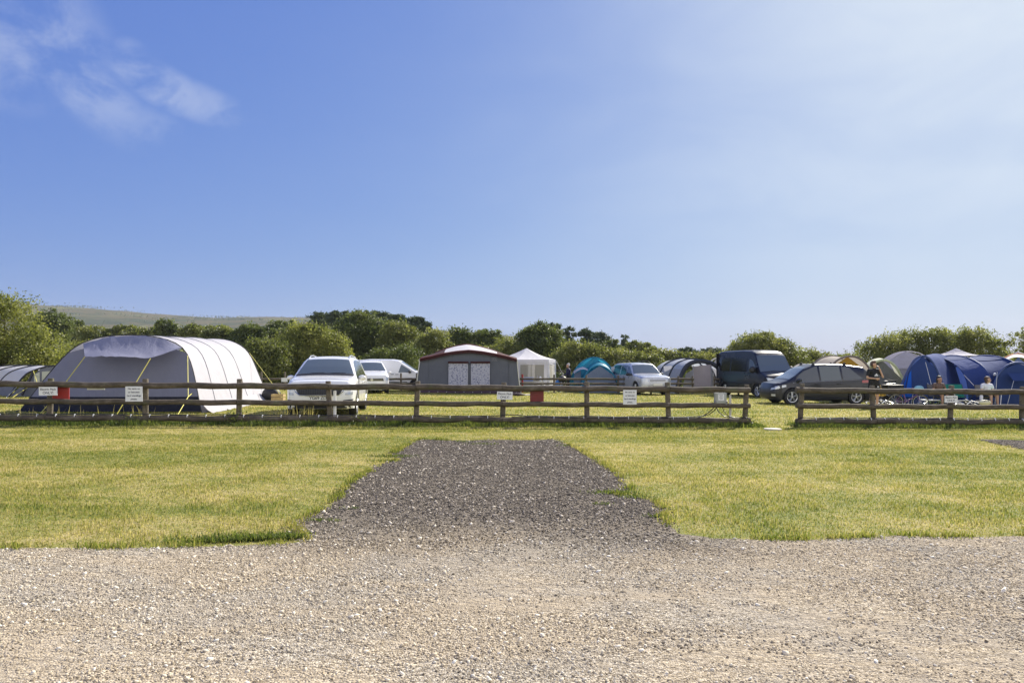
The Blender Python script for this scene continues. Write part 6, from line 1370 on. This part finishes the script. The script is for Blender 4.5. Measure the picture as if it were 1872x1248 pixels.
def seated(label, px, d, hairm, shirtm, skinm, facev, longhair, arms_in=True, legm=None):
    q = on_ground(px, d); o = thing('person', label, 'person', q); hc = V3(.01, -.04, 1.08); fv = Vector(facev)
    R_, L_ = V3(-.175, 0, .88), V3(.175, 0, .88); eR, eL = V3(-.25, -.06, .64), V3(.25, -.06, .64)
    wR, wL = (V3(-.06, -.30, .66), V3(.08, -.30, .66)) if arms_in else (V3(-.20, -.30, .60), V3(.20, -.28, .58))
    b = [(V3(0, 0, .88), V3(0, -.02, 1.0), .056, .048), (V3(-.09, 0, .85), V3(.09, 0, .85), .09, .09), (V3(0, .0, .80), V3(0, .02, .54), .115, .115), (V3(-.08, .0, .50), V3(.08, 0, .50), .11, .11), (R_, eR, .048, .038), (eR, wR, .036, .025), (L_, eL, .048, .038), (eL, wL, .036, .025)]
    for sx in (-1, 1): b += [(V3(sx * .09, -.02, .49), V3(sx * .12, -.44, .50), .08, .055), (V3(sx * .12, -.44, .50), V3(sx * .12, -.46, .10), .052, .036), (V3(sx * .12, -.45, .06), V3(sx * .12, -.60, .03), .036, .03)]
    b += head(hc, fv) + hand(wR, (.5, -.8, .1), (.4, .3, .6), .95, .7) + hand(wL, (-.5, -.8, .1), (-.4, .3, .6), .95, .7)
    blob('body', b, skinm, o, .010, 2); face_bits(o, hc, fv); hair(o, hc, fv, hairm, longhair)
    blob('shirt', [(V3(-.10, 0, .85), V3(.10, 0, .85), .108, .108), (V3(0, 0, .80), V3(0, .02, .52), .135, .140), (R_, R_.lerp(eR, .45), .062, .056), (L_, L_.lerp(eL, .45), .062, .056)], shirtm, o, .011, 2)
    blob('shorts', [(V3(-.07, 0, .49), V3(.07, 0, .49), .128, .128)] + [(V3(sx * .09, -.02, .49), V3(sx * .115, -.32, .50), .100, .080) for sx in (-1, 1)], legm or M_DENIM, o, .011, 1)
    return q
q = seated('seated person with long dark hair and brown patterned top, looking down beside the blue tent', 1716, 28.6, M_HAIRD, M_PRINT, M_SKIN2, (.25, -.9, -.35), .22); chair('low grey camp chair under the person with long dark hair', (q.x, q.y, q.z), M_GREYC)
q = seated('seated person in a white t-shirt looking right in front of the blue tent', 1804, 28.6, M_HAIRB, M_WT, M_SKIN, (.9, -.4, -.05), .10, False); chair('low grey camp chair under the person in the white t-shirt', (q.x, q.y, q.z), M_GREYC)
q = on_ground(1752, 29.3); chair('wide green camp chair with no one in it, between the two seated people', (q.x, q.y, q.z), M_GREENC, R(8), wd=.9)
# person by the gazebo, seen standing and bent slightly
q = on_ground(1038, 43.2); o = thing('person', 'person in navy top standing beside the white gazebo and teal tent', 'person', q); hc = V3(0, -.10, 1.53); fv = V3(-.9, -.3, -.2)
b = [(V3(.03, .0, 1.32), V3(0, -.06, 1.45), .056, .05), (V3(0, -.09, 1.28), V3(.06, .09, 1.30), .09, .09), (V3(.04, 0, 1.25), V3(.05, .03, .95), .12, .12), (V3(.02, -.05, .88), V3(.06, .07, .88), .11, .11), (V3(-.02, -.16, 1.30), V3(-.10, -.20, 1.05), .05, .038), (V3(-.10, -.20, 1.05), V3(-.28, -.16, .98), .036, .026), (V3(.08, .16, 1.30), V3(.02, .22, 1.04), .05, .038), (V3(.02, .22, 1.04), V3(-.18, .16, .97), .036, .026)]
for sy in (-1, 1): b += [(V3(.04, sy * .09, .86), V3(.0, sy * .10, .47), .085, .056), (V3(0, sy * .10, .47), V3(.04, sy * .10, .08), .054, .036), (V3(.04, sy * .1, .05), V3(-.12, sy * .1, .03), .036, .03)]
b += head(hc, fv) + hand(V3(-.28, -.16, .98), (-1, 0, -.2), (0, 0, -1), 1, .6) + hand(V3(-.18, .16, .97), (-1, 0, -.2), (0, 0, -1), 1, .6)
blob('body', b, M_SKIN, o, .011, 2); face_bits(o, hc, fv); hair(o, hc, fv, M_HAIRG, .02)
blob('jumper', [(V3(0, -.10, 1.29), V3(.06, .10, 1.30), .11, .11), (V3(.04, 0, 1.25), V3(.05, .03, .86), .145, .145), (V3(-.02, -.16, 1.30), V3(-.10, -.20, 1.05), .064, .052), (V3(-.10, -.20, 1.05), V3(-.22, -.17, 1.0), .05, .042), (V3(.08, .16, 1.30), V3(.02, .22, 1.04), .064, .052)], M_NAVYC, o, .012, 2)
blob('trousers', [(V3(.03, -.06, .90), V3(.06, .07, .90), .128, .128)] + [(V3(.04, sy * .09, .86), V3(0, sy * .10, .47), .10, .075) for sy in (-1, 1)] + [(V3(0, sy * .10, .47), V3(.04, sy * .10, .10), .073, .055) for sy in (-1, 1)], M_TEEB, o, .012, 1)

# ================================================================= CAMP GEAR
def table(name, label, px, d, L, W_, h, mat, legm=None, rot=0):
    q = on_ground(px, d); o = thing(name, label, 'table', q, rot); MB().box((0, 0, h), (L, W_, .025)).box((0, 0, h - .025), (L - .08, W_ - .08, .02)).build('table_top', mat, o, smooth=False)
    for sx in (-1, 1):
        for sy in (-1, 1): MB().tube([(sx * (L / 2 - .1), sy * (W_ / 2 - .05), h - .03), (sx * (L / 2 - .03), sy * (W_ / 2 - .02), 0)], .013, 6).build('leg', legm or M_ALLOY, o)
    return q
table('folding_table', 'low pale green folding table between the bicycle and the seated person', 1694, 29.4, 1.0, .6, .55, M_GREENT); table('folding_table', 'long pale green folding table in front of the right blue pod', 1848, 28.2, 1.35, .6, .62, M_GREENT, rot=R(4))
table('bench', 'low white bench top on thin legs right of the upright bicycle', 1700, 28.4, .62, .3, .30, M_WHITEP, M_TRIM)
q = table('folding_table', 'small table in front of the gazebo carrying a pale blue crate', 966, 42.0, .9, .5, .62, M_GREYP)
o = thing('crate', 'pale blue plastic crate on the small table inside the gazebo front', 'crate', (q.x - .02, q.y, q.z + .633)); MB().box((0, 0, .1), (.58, .3, .2), taper=1.08).box((0, 0, .2), (.66, .36, .025)).build('tub', pbr('pale_blue_plastic', (.28, .40, .72), .4), o, smooth=False)
o = thing('helmet', 'pale turquoise cycle helmet lying on the green table by the bicycle', 'helmet', on_ground(1680, 29.3) + Vector((0, 0, .563)));
MB().ball((0, 0, .13), (.19, .15, .14), 16, 10).build('shell', pbr('turquoise_shell', (.30, .58, .60), .3), o); MB().tube([(-.14, -.10, .08), (0, -.16, .03), (.14, -.10, .08)], .008, 5).build('strap', M_TRIM, o)
m = MB()
for k in (-.08, 0, .08): m.tube([(-.14, k, .21 - abs(k)), (0, k, .272 - abs(k) * .35), (.14, k, .21 - abs(k))], .012, 5)
m.build('vents', M_TRIM, o)
o = thing('camp_stove', 'small dark camp stove on the grass between green camp chair and bicycle', 'stove', on_ground(1737, 28.7)); MB().box((0, 0, .45), (.34, .26, .10), taper=.92).build('stove_body', M_TRIM, o, smooth=False); MB().lathe([(0, .52), (.08, .52), (.09, .50)], n=14).build('burner', M_ALLOY, o)
for sx in (-1, 1):
    for sy in (-1, 1): MB().tube([(sx * .14, sy * .1, .42), (sx * .18, sy * .13, 0)], .01, 5).build('leg', M_TRIM, o)
o = thing('bottle', 'pale water bottle standing left of the person in the white t-shirt', 'bottle', on_ground(1794, 28.2)); MB().box((0, 0, .28), (.3, .3, .02)).tube([(-.12, 0, 0), (.12, 0, .28)], .01, 5).tube([(.12, 0, 0), (-.12, 0, .28)], .01, 5).build('stand', M_TRIM, o, smooth=False); MB().lathe([(.0, .29), (.055, .29), (.06, .32), (.06, .47), (.03, .53), (.028, .57), (0, .57)], n=14).build('bottle_body', M_WHITEP, o)
o = thing('box_trailer', 'black box trailer between the ochre door flap and the upright bicycle', 'trailer', on_ground(1632, 30.2)); MB().box((0, 0, .62), (.62, .5, .36), taper=1.05).box((0, 0, .815), (.68, .56, .03)).build('box', pbr('black_box', (.012, .012, .014), .4), o, smooth=False)
for sx in (-1, 1): MB().lathe([(.0, -.02), (.16, -.02), (.19, 0), (.16, .02), (0, .02)], 'Y', (sx * .12, -.28 * sx, .19), 18).build('wheel', M_TYRE, o)
for sx in (-1, 1): MB().tube([(sx * .28, -.2, .45), (sx * .12, -.24, .19)], .015, 6).build('frame', M_TRIM, o)
o = thing('storage_bag', 'bright blue bag on the ground by the gazebo next to the navy dressed person', 'bag', on_ground(1021, 43)); MB().ball((0, 0, .36), (.24, .22, .36), 12, 8).build('bag_body', pbr('blue_nylon', (.03, .18, .50), .5, bump=.4, bscale=8), o); MB().tube([(-.1, 0, .68), (0, 0, .82), (.1, 0, .68)], .012, 5).build('handle', M_TRIM, o)
o = thing('barbecue', 'black kettle barbecue between the blue bag and the navy dressed person', 'barbecue', on_ground(1028, 42.6)); MB().ball((0, 0, .75), (.25, .25, .19), 16, 10).build('bowl', M_TRIM, o); MB().tube([(-.06, 0, .94), (0, 0, .98), (.06, 0, .94)], .012, 6).build('handle', M_ALLOY, o)
for a in (0, 2.1, 4.2): MB().tube([(.12 * math.cos(a), .12 * math.sin(a), .62), (.26 * math.cos(a), .26 * math.sin(a), 0)], .012, 6).build('leg', M_ALLOY, o)
# picnic things in the gazebo
o = thing('cooking_rack', 'wire rack with white cookware standing in the gazebo window on the right', 'rack', on_ground(992, 42.3)); m = MB()
for z in (.35, .62): m.box((0, 0, z), (.62, .35, .015))
for sx in (-1, 1):
    for sy in (-1, 1): m.tube([(sx * .3, sy * .16, 0), (sx * .3, sy * .16, .95)], .011, 5)
m.build('shelf_frame', M_ALLOY, o, smooth=False); MB().lathe([(0, .63), (.10, .63), (.12, .78), (.11, .79)], c=(.12, 0, 0), n=14).lathe([(0, .63), (.07, .63), (.07, .85), (.03, .9), (0, .9)], c=(-.14, 0, 0), n=12).lathe([(0, .36), (.12, .36), (.13, .48), (0, .5)], c=(0, 0, 0), n=14).build('cookware', M_WHITEP, o)
# solar light on a stick
o = thing('garden_light', 'small white globe light on a thin cane behind the person in white', 'light', on_ground(1809, 29.6)); MB().tube([(0, 0, 0), (.04, 0, .9), (.20, 0, 1.26)], .010, 5).build('cane', M_TRIM, o); MB().ball((.21, 0, 1.30), .06, 12, 8).build('globe', M_WHITEP, o)

# --- bicycles
def bicycle(name, label, p, rotz, mat, s=.9, group=None, lie=False, extra=None):
    o = thing(name, label, 'bicycle', p, rotz, group); r = .33 * s; wb = .52 * s
    if lie: o.rotation_euler = (R(-72), 0, rotz)
    for x in (-wb, wb):
        w_ = MB().tube([(x + r * math.cos(a), 0, r + r * math.sin(a)) for a in np.linspace(0, 2 * math.pi, 33)[:-1]], .024 * s, 7, closed=True).build('wheel', M_TYRE, o)
        m = MB().tube([(x + r * .92 * math.cos(a), 0, r + r * .92 * math.sin(a)) for a in np.linspace(0, 2 * math.pi, 29)[:-1]], .009, 5, closed=True).tube([(x, -.03, r), (x, .03, r)], .022, 8)
        for k in range(14):
            a = 2 * math.pi * k / 14; m.tube([(x, .012 * (-1) ** k, r), (x + r * .92 * math.cos(a), 0, r + r * .92 * math.sin(a))], .0022, 3, cap=False)
        m.build('rim', M_ALLOY, w_)
    bb, st, hd, hd2 = (-.08 * s, 0, r * .95), (-.20 * s, 0, .78 * s), (.33 * s, 0, .80 * s), (.37 * s, 0, .66 * s); m = MB()
    for a, b in ((bb, st), (bb, hd2), (st, hd), (hd, hd2)): m.tube([a, b], .018, 8)
    for sy in (-.05, .05): m.tube([(-wb, sy, r), (bb[0], sy * .4, bb[2])], .010, 6).tube([(-wb, sy, r), (st[0], sy * .3, st[2] - .04)], .009, 6).tube([(wb, sy, r), (hd2[0], sy * .8, hd2[2])], .012, 6)
    m.build('frame', mat, o); MB().tube([(.33 * s, 0, .8 * s), (.31 * s, 0, .92 * s)], .014, 6).tube([(.22 * s, -.27, .95 * s), (.31 * s, -.18, .93 * s), (.31 * s, .18, .93 * s), (.22 * s, .27, .95 * s)], .012, 6).build('handlebar', M_TRIM, o)
    for sy in (-1, 1): MB().tube([(.25 * s, sy * .24, .94 * s), (.19 * s, sy * .30, .955 * s)], .018, 6).build('grip', mat if extra else M_TRIM, o)
    MB().tube([st, (-.22 * s, 0, .88 * s)], .012, 6).ball((-.23 * s, 0, .90 * s), (.13 * s, .07 * s, .03), 10, 6).build('saddle', M_TRIM, o)
    MB().tube([(bb[0] + .09 * math.cos(a), .04, bb[2] + .09 * math.sin(a)) for a in np.linspace(0, 6.28, 18)[:-1]], .008, 5, closed=True).tube([(bb[0] + .12, .06, bb[2] + .10), (bb[0] - .12, -.06, bb[2] - .10)], .010, 5).build('crank', M_ALLOY, o)
    for q, sy in ((1, 1), (-1, -1)): MB().box((bb[0] + .12 * q, .10 * sy, bb[2] + .10 * q), (.08, .09, .02)).build('pedal', M_TRIM, o, smooth=False)
    if extra: MB().lathe([(0, .0), (.10, .0), (.12, .16), (.13, .17)], c=(.46 * s, 0, .72 * s), n=14).build('basket', extra, o)
    return o
M_PURP = pbr('purple_enamel', (.12, .03, .16), .3, coat=.6); M_LIMEE = pbr('lime_enamel', (.30, .42, .08), .3, coat=.6); M_WHE = pbr('white_enamel', (.6, .62, .6), .3, coat=.6)
q = on_ground(1660, 27.4); bicycle('bicycle', 'upright purple child bicycle with a basket between box trailer and green table', q, R(-28), M_PURP, .78, extra=M_GREYP)
q = on_ground(1622, 28.0) + Vector((0, 0, .05)); bicycle('bicycle', 'white bicycle lying flat on the grass just right of the standing person', q, R(12), M_WHE, .8, lie=True)
q = on_ground(1716, 28.2) + Vector((0, 0, .05)); bicycle('bicycle', 'lime and black bicycle lying on the grass behind the fence notice', q, R(-8), M_LIMEE, .78, lie=True)
q = on_ground(1780, 27.6) + Vector((0, 0, .05)); bicycle('bicycle', 'white bicycle lying on the grass in front of the person in white', q, R(6), M_WHE, .95, lie=True)
o = thing('saddle_bag', 'pale oval bag lying on the right wheel of the fallen bicycle', 'bag', on_ground(1801, 27.3)); MB().ball((0, 0, .26), (.22, .10, .10), 14, 8).build('bag_body', pbr('cream_nylon', (.62, .60, .42), .6), o); MB().tube([(-.1, -.08, .3), (0, -.1, .38), (.1, -.08, .3)], .01, 5).build('strap', M_TRIM, o)
q = on_ground(1627, 33.0); bicycle('bicycle', 'adult bicycle standing in front of the lime edged tent, seen past the person', q, R(20), M_WHE, 1.05)
# ================================================================= THE AIR
hm = bpy.data.materials.new('air'); hm.use_nodes = True; t = NT(hm.node_tree); t.N.remove(t.N['Principled BSDF'])
pv = t.n('ShaderNodeVolumePrincipled'); pv.inputs['Color'].default_value = (.80, .88, 1.0, 1); pv.inputs['Density'].default_value = 0.00014; pv.inputs['Anisotropy'].default_value = .05
t.L.new(pv.outputs[0], t.N['Material Output'].inputs['Volume'])
o = MB().box((0, 800, 57), (9000, 2900, 128)).build('haze', hm, smooth=False); o['kind'] = 'stuff'
print('objects', len(bpy.data.objects), 'script ok')
